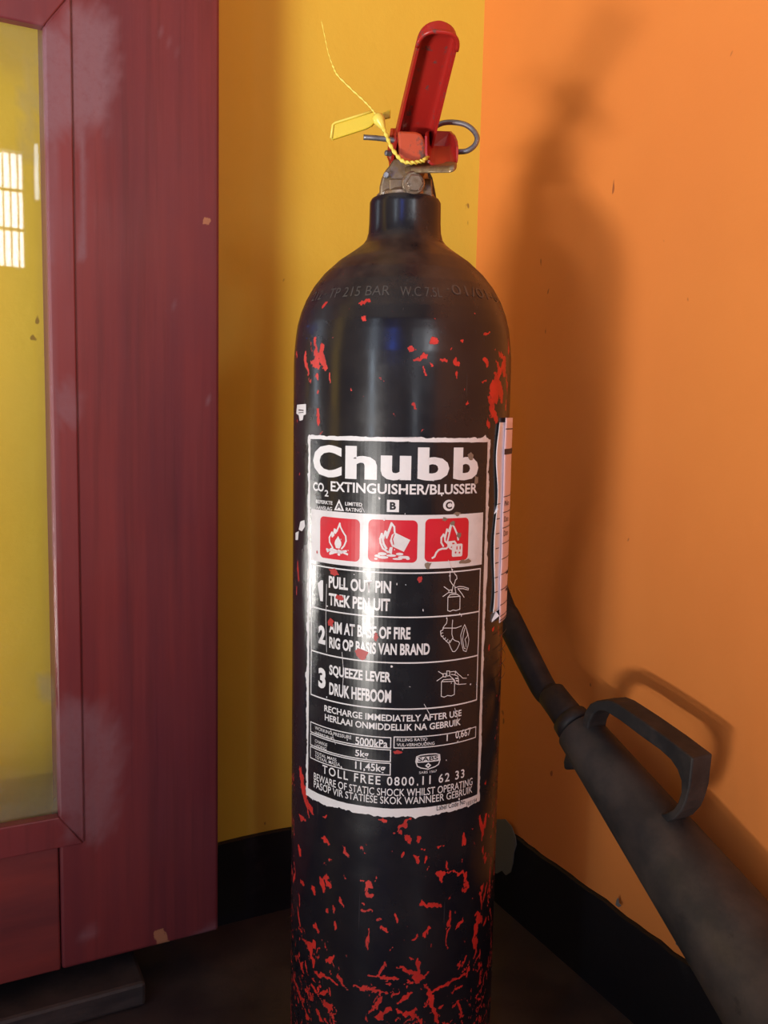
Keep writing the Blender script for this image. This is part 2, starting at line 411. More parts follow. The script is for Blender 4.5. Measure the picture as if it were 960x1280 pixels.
dv = np.clip((zg0+.055-zz)/.05, 0, 1)**1.5*.55 + np.clip((aG+.008-aa)/.01, 0, 1)*.25
dv = np.maximum(dv, seg_mask(np.stack([aa, zz], 1), [dm([(40,60),(40,140),(36,190)], .003, .006, .35), dm([(25,40),(45,60)], .01, .02, .3), dm([(58,855),(64,875)], .004, .004, .5)]))
at = pane.data.attributes.new('dust', 'FLOAT', 'POINT'); at.data.foreach_set('value', dv.astype(np.float32))
# upper pane of the same door, above the frame of the picture
link('glass_pane', box(RW(aS, PB-.004, zo1+.10), -(aL-sw-aS)*e1, .004*wv, (DTOP-.11-zo1-.10)*ez), glass, door)

# ---------------------------------------------------------------- extinguisher
TILT = rad(-.35); R = .07
Mt = Matrix.Rotation(TILT, 4, 'Y'); piv = Vector((.00975, .578, .5417-Z0))
base = piv - (Mt @ Vector((0, 0, .5417-Z0))); base.z = 0.0
ME = Matrix.Translation(base) @ Mt; MEi = ME.inverted()
ext = empty('fire_extinguisher', ME)
tag(ext, 'tall scratched black fire extinguisher with red lever standing in the wall corner', 'fire extinguisher')
def loc(p): return np.array(MEi @ Vector(p))
Ri = np.array(MEi.to_3x3()); EYEl = loc(EYE)
def ext_link(name, bm, m, parent=None, smooth=False):
    """world-space bmesh to a child of the extinguisher"""
    for v in bm.verts: v.co = MEi @ v.co
    return link(name, bm, m, parent or ext, smooth)
PROF = [(.0,.060),(.004,.0665),(.010,.070),(.548,.070),(.556,.0698),(.5628,.0692),(.5685,.0686),(.5745,.0677),(.5826,.0655),(.5907,.0622),(.5989,.0575),(.607,.0510),(.6153,.0420),(.6223,.0318),(.6262,.0268),(.6295,.0244),(.634,.0232),(.640,.0228),(.6525,.0226),(.6545,.0215)]
pz = np.array([p[0] if p[0] < .1 else p[0]-Z0 for p in PROF]); pr = np.array([p[1] for p in PROF])
def rad_at(z): return np.interp(z, pz, pr)
def cpx(px, py):
    """photo px -> (angle, z) on the body"""
    d = Ri@ray(px, py); o = EYEl; best = None
    ts = np.linspace(.40, .66, 1601)/ray(px, py)[1]
    P = o[None]+ts[:, None]*d[None]; f = np.hypot(P[:, 0], P[:, 1])-rad_at(P[:, 2])
    i = np.argmax(f < 0) if (f < 0).any() else int(np.argmin(f))
    if i > 0 and f[i] < 0:
        k = f[i-1]/(f[i-1]-f[i]); p = P[i-1]+(P[i]-P[i-1])*k
    else: p = P[i]
    return math.atan2(p[0], -p[1]), p[2]
def S(px, py):
    th, z = cpx(px, py); return (th*R, z)
def wrap(th, z, off):
    r = rad_at(z)+off; return (r*math.sin(th), -r*math.cos(th), z)

# body mesh with a painted wear map
th_f = np.linspace(rad(-105), rad(105), 421); th_b = np.linspace(rad(105), rad(255), 41)[1:-1]
TH = np.concatenate([th_f, th_b]); ZS = np.concatenate([[0, .004, .010, .02, .03, .05], np.arange(.07, .57-Z0, .0009), np.linspace(.571, .6295, 60)-Z0, np.array([.634, .640, .646, .650, .6525, .6545])-Z0])
nt, nzz = len(TH), len(ZS)
G = np.zeros((nzz, nt, 3)); rr = rad_at(ZS)[:, None]
G[..., 0] = rr*np.sin(TH)[None]; G[..., 1] = -rr*np.cos(TH)[None]; G[..., 2] = ZS[:, None]
idx = np.arange(nzz*nt).reshape(nzz, nt); nx = np.roll(idx, -1, 1)
F = np.stack([idx[:-1], nx[:-1], nx[1:], idx[1:]], -1).reshape(-1, 4)
verts = G.reshape(-1, 3)
me = bpy.data.meshes.new('cylinder_body')
me.vertices.add(len(verts)); me.vertices.foreach_set('co', verts.ravel())
me.loops.add(F.size); me.polygons.add(len(F)); me.loops.foreach_set('vertex_index', F.ravel().astype(np.int32))
me.polygons.foreach_set('loop_start', np.arange(0, F.size, 4).astype(np.int32)); me.update(calc_edges=True)
chip = np.zeros((nzz, nt)); SG = TH[None, :].copy(); SG = np.where(SG > math.pi, SG-2*math.pi, SG)*R
def smooth_noise(shape, cells, seed):
    g = np.random.default_rng(seed).normal(size=(int(shape[0]/cells)+3, int(shape[1]/cells)+3))
    y = np.arange(shape[0])/cells; x = np.arange(shape[1])/cells; yi = y.astype(int); xi = x.astype(int)
    fy = (y-yi)[:, None]; fx = (x-xi)[None, :]; fy = fy*fy*(3-2*fy); fx = fx*fx*(3-2*fx)
    a = g[np.ix_(yi, xi)]; b = g[np.ix_(yi, xi+1)]; c = g[np.ix_(yi+1, xi)]; d = g[np.ix_(yi+1, xi+1)]
    return (a*(1-fx)+b*fx)*(1-fy)+(c*(1-fx)+d*fx)*fy
WX = smooth_noise((nzz, nt), 3, 1)*.0007+smooth_noise((nzz, nt), 9, 2)*.0010
WZ = smooth_noise((nzz, nt), 3, 3)*.0007+smooth_noise((nzz, nt), 9, 4)*.0010
def stroke(p, q_, r_, k=1.0, soft=None):
    (s0, z0), (s1, z1) = p, q_; soft = soft or max(.0007, r_*.9); pad = r_+soft+.003
    zi = np.where((ZS > min(z0, z1)-pad) & (ZS < max(z0, z1)+pad))[0]
    if not len(zi): return
    si = np.where((SG[0] > min(s0, s1)-pad) & (SG[0] < max(s0, s1)+pad))[0]
    if not len(si): return
    X = SG[0][si][None, :]+WX[np.ix_(zi, si)]; Z = ZS[zi][:, None]+WZ[np.ix_(zi, si)]; dx, dz = s1-s0, z1-z0; L2 = dx*dx+dz*dz+1e-12
    t = np.clip(((X-s0)*dx+(Z-z0)*dz)/L2, 0, 1); d = np.hypot(X-(s0+t*dx), Z-(z0+t*dz))
    tap = 1-.5*np.abs(2*t-1)
    v = k*np.clip((r_*tap+soft-d)/soft, 0, 1)
    sub = chip[np.ix_(zi, si)]; chip[np.ix_(zi, si)] = np.maximum(sub, v)
MM = 1/1950.   # metres per photo px on the body
def px_stroke(x0, y0, x1, y1, wpx, k=1.0):
    stroke(S(x0, y0), S(x1, y1), wpx*MM/2, k)
strokes = [ # x0,y0,x1,y1,width px : upper body
 (395,424,397,440,3),(402,440,407,462,7),(396,438,398,455,5),(382,445,385,464,5),(404,430,403,445,4),(391,448,400,460,4),(388,432,392,440,2),(386,470,388,476,2),(397,488,398,493,3),(398,512,398,529,5),(397,466,397,472,3),(412,468,413,478,2),(439,484,440,488,2),
 (453,377,461,377,4),(454,396,458,401,4),(406,380,410,378,4),(371,442,371,446,3),(511,435,518,435,2.5),(539,427,546,427,5),(541,430,545,430,3),(524,446,533,444,4),(519,450,523,449,3),(551,447,558,450,3),(569,451,573,458,4),(570,466,570,474,4),(527,462,530,470,3),(575,425,578,428,3),(516,507,520,507,3),(606,450,608,457,7),(603,479,608,479,3),(606,418,612,417,3),(583,500,583,505,2),(540,455,541,457,2),
 (635,425,636,440,5),(626,440,632,450,5),(630,448,631,470,7),(622,452,624,470,6),(620,470,622,490,9),(617,480,619,500,10),(625,480,627,500,9),(613,500,616,520,8),(633,470,634,490,4),(628,455,622,480,7),(618,515,620,526,7),(632,500,631,512,4),(610,528,612,533,4),
 # left silhouette beside and below the label
 (372,702,373,730,3),(371,735,372,745,2),(376,962,378,985,6),(379,985,384,1010,6),(375,955,375,970,4),(385,1005,392,1018,5),(374,1020,380,1026,4),(384,1014,386,1020,4),(404,1023,411,1024,3),(616,788,617,790,4),(612,806,612,812,2),(608,975,607,982,3),
 # below the label
 (404,1047,411,1053,4),(373,1058,374,1071,4),(431,1059,433,1068,3),(452,1060,454,1065,2),(401,1100,405,1112,7),(405,1096,411,1098,5),(408,1100,411,1108,4),(376,1100,380,1105,4),(392,1109,393,1117,5),(425,1125,428,1133,4),(407,1137,409,1140,4),(418,1133,418,1137,3),(372,1135,375,1158,4),(374,1118,375,1130,2),(392,1154,397,1162,4),(417,1151,418,1160,3),(383,1177,388,1190,8),(387,1190,391,1206,6),(380,1177,390,1180,4),(392,1176,391,1185,4),(408,1202,416,1194,4),(451,1138,467,1140,3),(452,1102,456,1103,3),(462,1103,461,1112,3),(463,1115,464,1121,3),(453,1127,455,1129,2),(495,1142,496,1152,4),(480,1163,484,1166,5),(474,1150,480,1151,2),(528,1127,551,1133,3.5),(493,1043,513,1025,1.3),(506,1036,509,1028,4),(506,1049,511,1050,4),(522,1042,523,1050,4),(578,1043,579,1058,4),(599,1020,604,1042,5),(606,1020,605,1032,4),(474,1025,480,1026,4),(499,1042,501,1043,3),(518,1070,521,1078,3),(531,1071,532,1079,2.5),(501,1068,505,1068,2),(527,1061,531,1062,2),(550,1059,554,1059,2),(556,1078,560,1086,3),(548,1093,556,1092,4),(549,1095,553,1102,3),(556,1092,572,1090,2),(572,1090,583,1096,3),(583,1100,586,1106,4),(582,1107,581,1115,3),(577,1075,580,1078,2),(606,1068,605,1078,4),(613,1080,612,1110,3),(608,1105,604,1125,4),(600,1118,602,1135,4),(596,1140,601,1152,7),(597,1150,594,1170,5),(593,1170,594,1195,3),(561,1143,562,1160,3),(573,1160,578,1148,1.5),(559,1160,560,1185,1.5),(536,1159,536,1168,3),(533,1165,529,1172,2),(515,1174,520,1170,2),(462,1165,460,1188,1.5),(478,1200,474,1220,2),(460,1218,494,1224,3),(440,1232,486,1244,3),(476,1198,483,1206,3),(522,1200,521,1215,4),(499,1208,510,1216,4),(512,1215,530,1222,5),(516,1222,524,1226,4),(500,1250,512,1240,4),(537,1242,542,1262,5),(540,1240,580,1216,3.5),(542,1262,545,1276,5),(573,1250,576,1268,3),(598,1204,601,1210,4),(500,1258,510,1270,3),(510,1268,520,1262,3),(508,1262,522,1278,3),(480,1266,490,1260,3),(474,1268,480,1266,5),(400,1216,420,1230,3),(392,1215,402,1220,3),(420,1222,432,1236,2),(368,1225,374,1240,4),(372,1240,378,1250,3),(390,1232,398,1244,4),(400,1240,410,1244,4),(405,1250,412,1262,5),(395,1262,402,1276,4),(380,1258,386,1272,4),(415,1270,420,1276,3)]
for s_ in strokes: px_stroke(*s_)
# dense scuffs at the foot and streaks round the sides
def scatter(n, sr, zr, wr, lr, angf, k=(.7, 1)):
    for _ in range(n):
        s0 = rng.uniform(*sr); z0 = zr[0]+(zr[1]-zr[0])*rng.random()**1.3; L = rng.uniform(*lr)*(.4+rng.random()); an = angf()
        stroke((s0, z0), (s0+L*math.cos(an), z0+L*math.sin(an)), rng.uniform(*wr)/2, rng.uniform(*k))
V_ = lambda z0, z1: (z0-Z0, z1-Z0)
scatter(230, (-.122, -.035), V_(.07, .185), (.0005, .0019), (.001, .007), lambda: rng.normal(1.6, .7), (.5, .9))
scatter(120, (-.122, -.035), V_(.07, .150), (.0003, .0009), (.006, .016), lambda: rng.normal(2.4, .5), (.5, .8))
scatter(170, (-.02, .075), V_(.07, .175), (.0004, .0022), (.001, .008), lambda: rng.normal(.6, .9), (.5, .85))
scatter(60, (-.02, .075), V_(.07, .150), (.0003, .0008), (.008, .018), lambda: rng.normal(.5, .5), (.5, .8))
scatter(150, (.060, .124), V_(.07, .27), (.0005, .0019), (.002, .010), lambda: rng.normal(1.6, .25), (.55, 1))
scatter(90, (.08, .124), V_(.25, .47), (.0006, .0018), (.002, .006), lambda: rng.normal(1.6, .25), (.5, .95))
scatter(50, (-.124, -.085), V_(.18, .30), (.0006, .002), (.003, .010), lambda: rng.normal(1.6, .25), (.5, .95))
scatter(40, (-.10, .11), V_(.17, .28), (.0004, .0010), (.001, .004), lambda: rng.normal(1.6, .5), (.45, .8))
scatter(60, (-.11, .11), V_(.48, .60), (.0003, .0007), (.0005, .0015), lambda: rng.normal(1.6, .5), (.5, .8))
at = me.attributes.new('chip', 'FLOAT', 'POINT'); at.data.foreach_set('value', chip.ravel().astype(np.float32))
M['body'] = mat('black cylinder paint', (.008, .008, .012), .22, spec=.5)
q = NT(M['body'])
nse = q.noise(700, 4, .65, (1, 1, .7))
ch = q.ramp(q.math('ADD', q.attr('chip'), q.math('MULTIPLY', q.math('SUBTRACT', nse, .5), 2.2)), .50, .60)
gz = q.n('ShaderNodeSeparateXYZ'); q.l(q._tc.outputs['Object'], gz.inputs[0])
gn = q.n('ShaderNodeNewGeometry'); sn = q.n('ShaderNodeSeparateXYZ'); q.l(gn.outputs['Normal'], sn.inputs[0])
dustm = q.math('MULTIPLY', q.ramp(sn.outputs[2], .15, .75), q.ramp(q.noise(60, 6, .7), .3, .75, .15, .75))
c = q.mix(q.ramp(q.noise(40, 4), .3, .7), (.007, .007, .012), (.013, .012, .016))
c = q.mix(dustm, c, (.075, .050, .040))
scr = q.ramp(q.noise(500, 2, .5, (1, 1, .04)), .70, .76, 0, .35)
c = q.mix(scr, c, (.06, .05, .055))
redc = q.mix(q.ramp(q.noise(90, 4), .3, .7), (.62, .028, .020), (.42, .020, .016))
q.col(q.mix(ch, c, redc))
rg = q.math('ADD', q.math('MULTIPLY', ch, .22), q.math('ADD', q.math('MULTIPLY', dustm, .35), q.ramp(q.noise(25, 5, .6), .3, .8, .17, .34)), True)
q.rough(rg)
q.bump(q.math('SUBTRACT', q.math('MULTIPLY', q.noise(180, 3), .25), ch), .35, .0004)
me.materials.append(M['body'])
me.polygons.foreach_set('use_smooth', [True]*len(me.polygons))
body = bpy.data.objects.new('cylinder_body', me); COL.objects.link(body); body.parent = ext
tag(body, 'black painted steel cylinder with red paint showing through chips')

# ---- printed label -----------------------------------------------------------------------------
def wrap_bm(bm, off, cell=.0025):
    ss = [v.co.x for v in bm.verts]
    k0, k1 = int(min(ss)/cell)-1, int(max(ss)/cell)+2
    for k in range(k0, k1):
        bmesh.ops.bisect_plane(bm, geom=bm.verts[:]+bm.edges[:]+bm.faces[:], dist=1e-7, plane_co=(k*cell, 0, 0), plane_no=(1, 0, 0))
    for v in bm.verts:
        v.co = wrap(v.co.x/R, v.co.y, off+v.co.z)
    bmesh.ops.recalc_face_normals(bm, faces=bm.faces)
    for f in bm.faces:
        cc = f.calc_center_median()
        if f.normal.x*cc.x+f.normal.y*cc.y < 0: f.normal_flip()
    return bm
def fill2d(bm, pts):
    vs = [bm.verts.new((p[0], p[1], 0)) for p in pts]
    try: f = bm.faces.new(vs)
    except ValueError: return
    bmesh.ops.triangulate(bm, faces=[f])
def rect2(bm, s0, z0, s1, z1): fill2d(bm, [(s0, z0), (s1, z0), (s1, z1), (s0, z1)])
def line2(bm, pts, wd, closed=False):
    P = [np.array(p, float) for p in pts]; n = len(P)
    if closed: P = P+[P[0]]; n += 1
    for i in range(n-1):
        a, b = P[i], P[i+1]; d = b-a; L = np.linalg.norm(d)
        if L < 1e-7: continue
        d /= L; nn = np.array([-d[1], d[0]])*wd/2; a = a-d*wd*.35; b = b+d*wd*.35
        v = [bm.verts.new((*p, 0)) for p in (a-nn, b-nn, b+nn, a+nn)]; bm.faces.new(v)
def rrect(s0, z0, s1, z1, r, n=5):
    out = []
    for cx, cz, a0 in ((s1-r, z1-r, 0), (s0+r, z1-r, 90), (s0+r, z0+r, 180), (s1-r, z0+r, 270)):
        for k in range(n+1): a = rad(a0+90*k/n); out.append((cx+r*math.cos(a), cz+r*math.sin(a)))
    return out
def text_bm(s, bold=0.0, spacing=1.0):
    cu_ = bpy.data.curves.new('t', 'FONT'); cu_.body = s; cu_.size = 1; cu_.offset = bold; cu_.space_character = spacing; cu_.resolution_u = 3
    o = bpy.data.objects.new('t', cu_); COL.objects.link(o)
    dg = bpy.context.evaluated_depsgraph_get(); dg.update()
    m_ = bpy.data.meshes.new_from_object(o.evaluated_get(dg)); bm = bmesh.new(); bm.from_mesh(m_)
    bpy.data.objects.remove(o); bpy.data.curves.remove(cu_); bpy.data.meshes.remove(m_)
    return bm
def put_text(dst, s, box_, bold=0.0, spacing=1.0):
    """fit the text into (s0,z0,s1,z1)"""
    bm = text_bm(s, bold, spacing); xs = [v.co.x for v in bm.verts]; ys = [v.co.y for v in bm.verts]
    x0, x1, y0, y1 = min(xs), max(xs), min(ys), max(ys); s0, z0, s1, z1 = box_
    for v in bm.verts: v.co = ((v.co.x-x0)/(x1-x0)*(s1-s0)+s0, (v.co.y-y0)/(y1-y0)*(z1-z0)+z0, 0)
    m_ = bpy.data.meshes.new('x'); bm.to_mesh(m_); bm.free(); dst.from_mesh(m_); bpy.data.meshes.remove(m_)
def tb(x0, x1, y0, y1, xc=None):
    """px extents (y measured at xc) to a label rectangle"""
    xc = (x0+x1)/2 if xc is None else xc
    za, zb = S(xc, y1)[1], S(xc, y0)[1]; ym = (y0+y1)/2
    def sx(x):
        # the row bends: find s at the same height
        y = ym
        for _ in range(3):
            s_, z_ = S(x, y); y += (z_-(za+zb)/2)*1980
        return s_
    return (sx(x0), za, sx(x1), zb)
# worn printing: paint and ink that has flaked away in specks
def ink(name, color, rough=.32, wear=(.70, .74), under=(.02, .018, .018)):
    m = mat(name, color, rough); q = NT(m)
    c = q.mix(q.ramp(q.noise(160, 6, .75), wear[0], wear[1]), color, under)
    dirt = q.ramp(q.noise(45, 6, .7), .45, .85, 0, .45)
    c = q.mix(dirt, c, tuple(x*.45+.01 for x in color)); q.col(c); q.rough(q.ramp(q.noise(60, 4), .3, .8, rough-.06, rough+.12)); return m
M['ink_w'] = ink('white print', (.74, .73, .76)); M['ink_b'] = ink('black print', (.010, .010, .014), .25, (.78, .80), (.3, .3, .3))
M['ink_r'] = ink('red print', (.60, .012, .030), .35, (.76, .78), (.5, .4, .35)); M['ink_w2'] = ink('white panel print', (.72, .70, .73), .35, (.75, .77), (.25, .2, .17))
M['red_chip'] = mat('bare red paint', (.42, .03, .03), .45)
BL, BR = S(381.5, 760)[0], S(604.5, 770)[0]
BL = -.0665; BR = .0600
ztop = S(497, 547)[1]; zbot = S(500, 1021)[1]
# label foil: ragged outline, white at its edge
def ragged(s0, z0, s1, z1, amp, step=.0012):
    out = []
    def side(p, q_, nrm):
        L = math.dist(p, q_); n = int(L/step); v = 0
        for i in range(n):
            t = i/n; v = .6*v+rng.normal(0, amp); 
            if rng.random() < .04: v += rng.choice([-1, 1])*amp*3
            out.append((p[0]+(q_[0]-p[0])*t+nrm[0]*v, p[1]+(q_[1]-p[1])*t+nrm[1]*v))
    side((s0, z0), (s1, z0), (0, 1)); side((s1, z0), (s1, z1), (1, 0)); side((s1, z1), (s0, z1), (0, 1)); side((s0, z1), (s0, z0), (1, 0))
    return out
bm = bmesh.new(); fill2d(bm, ragged(BL, zbot, BR, ztop, .00030)); 
lab = link('label', wrap_bm(bm, .00012), M['ink_w'], ext); tag(lab, 'worn black and white printed instruction label')
LP = lambda: bmesh.new()
bw_l, bw_t, bw_b = .0026, .0024, .0052
il, ir, it, ib = BL+bw_l, BR-bw_l, ztop-bw_t, zbot+bw_b
bm = LP(); fill2d(bm, ragged(il, ib, ir, it, .00006, .002)); link('black_panel', wrap_bm(bm, .00018), M['ink_b'], lab)
# white strip with three red pictogram panels
fl_, fr_ = il+.0026, ir-.0036
zt = S(497, 643.5)[1]; zb_ = S(497, 711)[1]
bm = LP(); rect2(bm, fl_-.0008, zb_, fr_+.0012, zt); link('white_strip', wrap_bm(bm, .00024), M['ink_w2'], lab)
panels = [tb(400.6, 450, 647.5, 700, 425), tb(460.4, 521.7, 650, 703, 491), tb(531, 585, 648, 701.5, 558)]
for p in panels:
    bm = LP(); fill2d(bm, rrect(*p, .003)); link('red_panel', wrap_bm(bm, .00030), M['ink_r'], lab)
def cell(pan, x0, y0, x1, y1):
    s0, z0, s1, z1 = pan
    return lambda x, y: (s0+(x-x0)/(x1-x0)*(s1-s0), z1+(y-y0)/(y1-y0)*(z0-z1))
picto = LP()
k = cell(panels[0], 82, 105, 283, 322); lw = .0010
line2(picto, [k(*p) for p in ((155,262),(138,235),(136,212),(150,182),(158,196),(163,165),(176,172),(190,132),(193,150),(206,175),(219,195),(221,220),(212,245),(200,262))], lw)
line2(picto, [k(*p) for p in ((150,185),(152,205),(160,195))], lw); line2(picto, [k(*p) for p in ((166,168),(168,185),(176,172))], lw)
fill2d(picto, [k(*p) for p in ((172,262),(164,240),(168,222),(175,212),(182,198),(190,214),(198,228),(198,246),(190,262))])
for a, b in (((122,274),(160,282)),((126,285),(150,268)),((150,268),(200,284)),((165,285),(222,272)),((185,272),(228,288)),((140,296),(160,288))):
    line2(picto, [k(*a), k(*b)], .0012)
def ell(cx, cy, rx, ry, n=14): return [(cx+rx*math.cos(2*math.pi*i/n), cy+ry*math.sin(2*math.pi*i/n)) for i in range(n)]
fill2d(picto, [k(*p) for p in ell(148, 291, 10, 7)]); fill2d(picto, [k(*p) for p in ell(187, 293, 7, 7)])
link('pictogram', wrap_bm(picto, .00038), M['ink_w2'], lab); picto = LP()
k = cell(panels[1], 325, 122, 565, 330)
line2(picto, [k(*p) for p in ((424,280),(398,262),(386,235),(384,215),(392,190),(400,215),(410,178),(420,190),(438,137),(452,155),(454,180))], .0011)
line2(picto, [k(*p) for p in ((392,195),(402,240),(415,262))], .0013); line2(picto, [k(*p) for p in ((412,185),(416,210),(440,142))], .001)
fill2d(picto, [k(*p) for p in ((455,182),(530,218),(500,276),(442,250),(432,225),(440,195))])
for e_ in ((372,300,14,7),(396,289,22,8),(440,296,24,6),(400,306,26,7),(365,315,9,5),(480,288,18,7),(500,303,28,7),(470,312,24,5),(520,310,10,6)):
    fill2d(picto, [k(*p) for p in ell(*e_)])
fill2d(picto, [k(*p) for p in ((424,282),(432,255),(446,254),(442,290))])
link('pictogram', wrap_bm(picto, .00038), M['ink_w2'], lab); picto = LP()
k = cell(panels[2], 605, 115, 820, 325)
line2(picto, [k(*p) for p in ((690,250),(680,232),(680,208),(690,192),(698,210),(706,168),(714,178),(728,138),(742,160),(758,195),(764,222))], .0011)
line2(picto, [k(*p) for p in ((695,195),(698,225),(708,235),(728,145))], .0010)
fill2d(picto, [k(*p) for p in rrect(733, 242, 788, 305, 8)])
line2(picto, [k(*p) for p in ((640,306),(650,300),(658,280),(668,268),(685,262),(705,262),(715,252),(725,262),(735,268))], .0011)
fill2d(picto, [k(*p) for p in ell(722, 244, 13, 13)]); line2(picto, [k(*p) for p in ((712,232),(745,230),(752,240))], .0012)
link('pictogram', wrap_bm(picto, .00038), M['ink_w2'], lab)
pd = LP(); line2(pd, [k(758,256), k(758,268)], .0007); line2(pd, [k(775,256), k(775,268)], .0007); fill2d(pd, [k(*p) for p in ell(752,284,4,5)]); fill2d(pd, [k(*p) for p in ell(772,286,4,5)])
k = cell(panels[1], 325, 122, 565, 330)
line2(pd, [k(452,192), k(444,215), k(450,240)], .0006)
link('pictogram_details', wrap_bm(pd, .00046), M['ink_r'], lab)['kind'] = 'stuff'
# framing lines
bm = LP(); lw = .0008
zr = [S(497, y)[1] for y in (716.2, 771.5, 828.5, 886.2)]
line2(bm, [(fl_, zr[0]), (fr_, zr[0]), (fr_, zr[3]), (fl_, zr[3])], lw, True)
for z_ in zr[1:3]: line2(bm, [(fl_, z_), (fr_, z_)], lw)
tl = fl_; t_r = S(488.2, 940)[0]
for y0, y1 in ((921.9, 934.8), (937.2, 951.7), (954, 968.6)):
    z1, z0 = S(488, y0)[1], S(488, y1)[1]; line2(bm, [(tl, z0), (t_r, z0), (t_r, z1), (tl, z1)], .0006, True)
z1, z0 = S(492.5, 921)[1], S(492.5, 934.6)[1]; r_l = S(492.6, 925)[0]
line2(bm, [(r_l, z0), (fr_, z0), (fr_, z1), (r_l, z1)], .0006, True)
# SABS mark
sb = tb(519.3, 550.2, 942.5, 961.5); k = cell(sb, 0, 0, 106, 67)
line2(bm, [k(*p) for p in ((4,8),(20,2),(53,0),(86,2),(102,8),(105,30),(98,50),(84,58),(53,66),(22,58),(8,50),(1,30))], .0006, True)
line2(bm, [k(*p) for p in ((2,33),(104,33))], .0005)
fill2d(bm, [k(*p) for p in ((53,38),(66,50),(53,62),(40,50))])
fill2d(bm, [k(*p) for p in ((6,10),(100,10),(103,31),(3,31))])
link('frame_lines', wrap_bm(bm, .00030), M['ink_w'], lab)
bm = LP(); put_text(bm, 'SABS', (k(10,0)[0], k(0,30)[1], k(96,0)[0], k(0,11)[1]), .02); fill2d(bm, [k(*p) for p in ell(53, 50, 4, 4)])
link('mark_lettering', wrap_bm(bm, .00040), M['ink_b'], lab)
# lettering
def words(name, items, m=None, off=.00032):
    bm = LP()
    for it_ in items:
        s_, bx = it_[0], it_[1]; put_text(bm, s_, bx, it_[2] if len(it_) > 2 else 0, it_[3] if len(it_) > 3 else 1)
    return link(name, wrap_bm(bm, off), m or M['ink_w'], lab)
bz0, bz1 = S(497, 600.5)[1], S(497, 558.8)[1]
letters = [('C', 391.9, 427.5, 0), ('h', 432, 471.5, 0), ('u', 476, 514, 1), ('b', 522, 561.5, 0), ('b', 566.5, 597.5, 0)]
bm = LP(); xh = bz0+(bz1-bz0)*.74
for ch_, x0, x1, kind in letters:
    a = tb(x0, x1, 559, 600, None)
    z1_ = xh if kind else bz1
    put_text(bm, ch_, (a[0], bz0, a[2], z1_), .042)
link('title_lettering', wrap_bm(bm, .00034), M['ink_w'], lab)
words('lettering', [
 ('CO', tb(392, 405.3, 603, 614, 398), .03), ('2', tb(406.2, 411, 612.5, 620.5), .02), ('EXTINGUISHER/BLUSSER', tb(413.8, 596, 605, 618, 500), .022),
 ('BEPERKTE', tb(395.7, 416, 625.6, 630), .015), ('AANSLAG', tb(395.7, 415.5, 632.8, 637.4), .015), ('LIMITED', tb(431.8, 453, 628, 632.4), .02), ('RATING', tb(432.6, 452.6, 635, 639.6), .02)])
bm = LP(); p = tb(418, 430.6, 624, 638.3); fill2d(bm, [(p[0], p[1]), (p[2], p[1]), ((p[0]+p[2])/2, p[3])]); link('class_triangle', wrap_bm(bm, .00032), M['ink_w'], lab)
bm = LP(); rect2(bm, *tb(483.7, 498.8, 624.8, 640)); link('class_square', wrap_bm(bm, .00032), M['ink_w'], lab)
p = tb(553.6, 567.6, 624.6, 638.6); cx, cz, rx, rz = (p[0]+p[2])/2, (p[1]+p[3])/2, (p[2]-p[0])/2, (p[3]-p[1])/2
bm = LP(); fill2d(bm, [(cx+rx*math.cos(2*math.pi*i/24), cz+rz*math.sin(2*math.pi*i/24)) for i in range(24)]); link('class_circle', wrap_bm(bm, .00032), M['ink_w'], lab)
for it_ in (('A', tb(421, 427.6, 629, 636.6), .02), ('B', tb(487.3, 495, 627.6, 637.2), .04), ('C', tb(556.8, 564.6, 627, 636.2), .04)):
    words('class_letter', [it_], M['ink_b'], .00042)
C_ = .034
words('lettering', [
 ('2', tb(398.5, 407.2, 781.7, 805), .05), ('3', tb(398.5, 407.5, 835, 860.4), .05),
 ('PULL OUT PIN', tb(411.4, 489, 724, 739.6), C_), ('TREK PEN UIT', tb(411.4, 487.5, 746, 761.6), C_),
 ('AIM AT BASE OF FIRE', tb(412, 513, 782, 797.4), C_), ('RIG OP BASIS VAN BRAND', tb(412, 537, 803.4, 818), C_),
 ('SQUEEZE LEVER', tb(412, 488.7, 837, 852.2), C_), ('DRUK HEFBOOM', tb(412, 489, 859.4, 875.4), C_),
 ('RECHARGE IMMEDIATELY AFTER USE', tb(405.9, 576.5, 893.3, 901.6, 491), .02), ('HERLAAI ONMIDDELLIK NA GEBRUIK', tb(406.5, 575.6, 904.6, 913, 491), .02)])
words('small_lettering', [
 ('WORKING PRESSURE', tb(394.2, 439.5, 914.6, 919), .004), ('WERKDRUK', tb(394.2, 417, 917.9, 922), .004), ('CHARGE', tb(394.2, 409.5, 926.7, 930.6), .004), ('LADING', tb(394.2, 408.5, 931.8, 935.6), .004),
 ('TOTAL MASS', tb(394.2, 421, 943.8, 947.8), .004), ('TOTAAL MASSA', tb(394.2, 425.4, 949.4, 953.6), .004),
 ('5000kPa', tb(444.4, 484.6, 923, 933.4), .018), ('5kg', tb(444.2, 461, 937.8, 948.5), .018), ('11,45kg', tb(444.2, 481.4, 953.8, 966.2), .018),
 ('FILLING RATIO', tb(496, 534, 922.6, 926.4), .006), ('VUL-VERHOUDING', tb(496, 543, 928.6, 932.4), .006), ('l', tb(558, 559.4, 918, 926), .0), ('0,667', tb(569, 588, 911.6, 922.6), .014),
 ('SABS 1567', tb(523.7, 545.9, 963.2, 966.2), .0), ('TOLL FREE 0800 11 62 33', tb(403.5, 580, 970.6, 981.8, 491), .012, 1.25),
 ('BEWARE OF STATIC SHOCK WHILST OPERATING', tb(392.8, 590.2, 985.6, 995, 491), .006), ('PASOP VIR STATIESE SKOK WANNEER GEBRUIK', tb(392.8, 590, 995.8, 1005, 491), .006)])
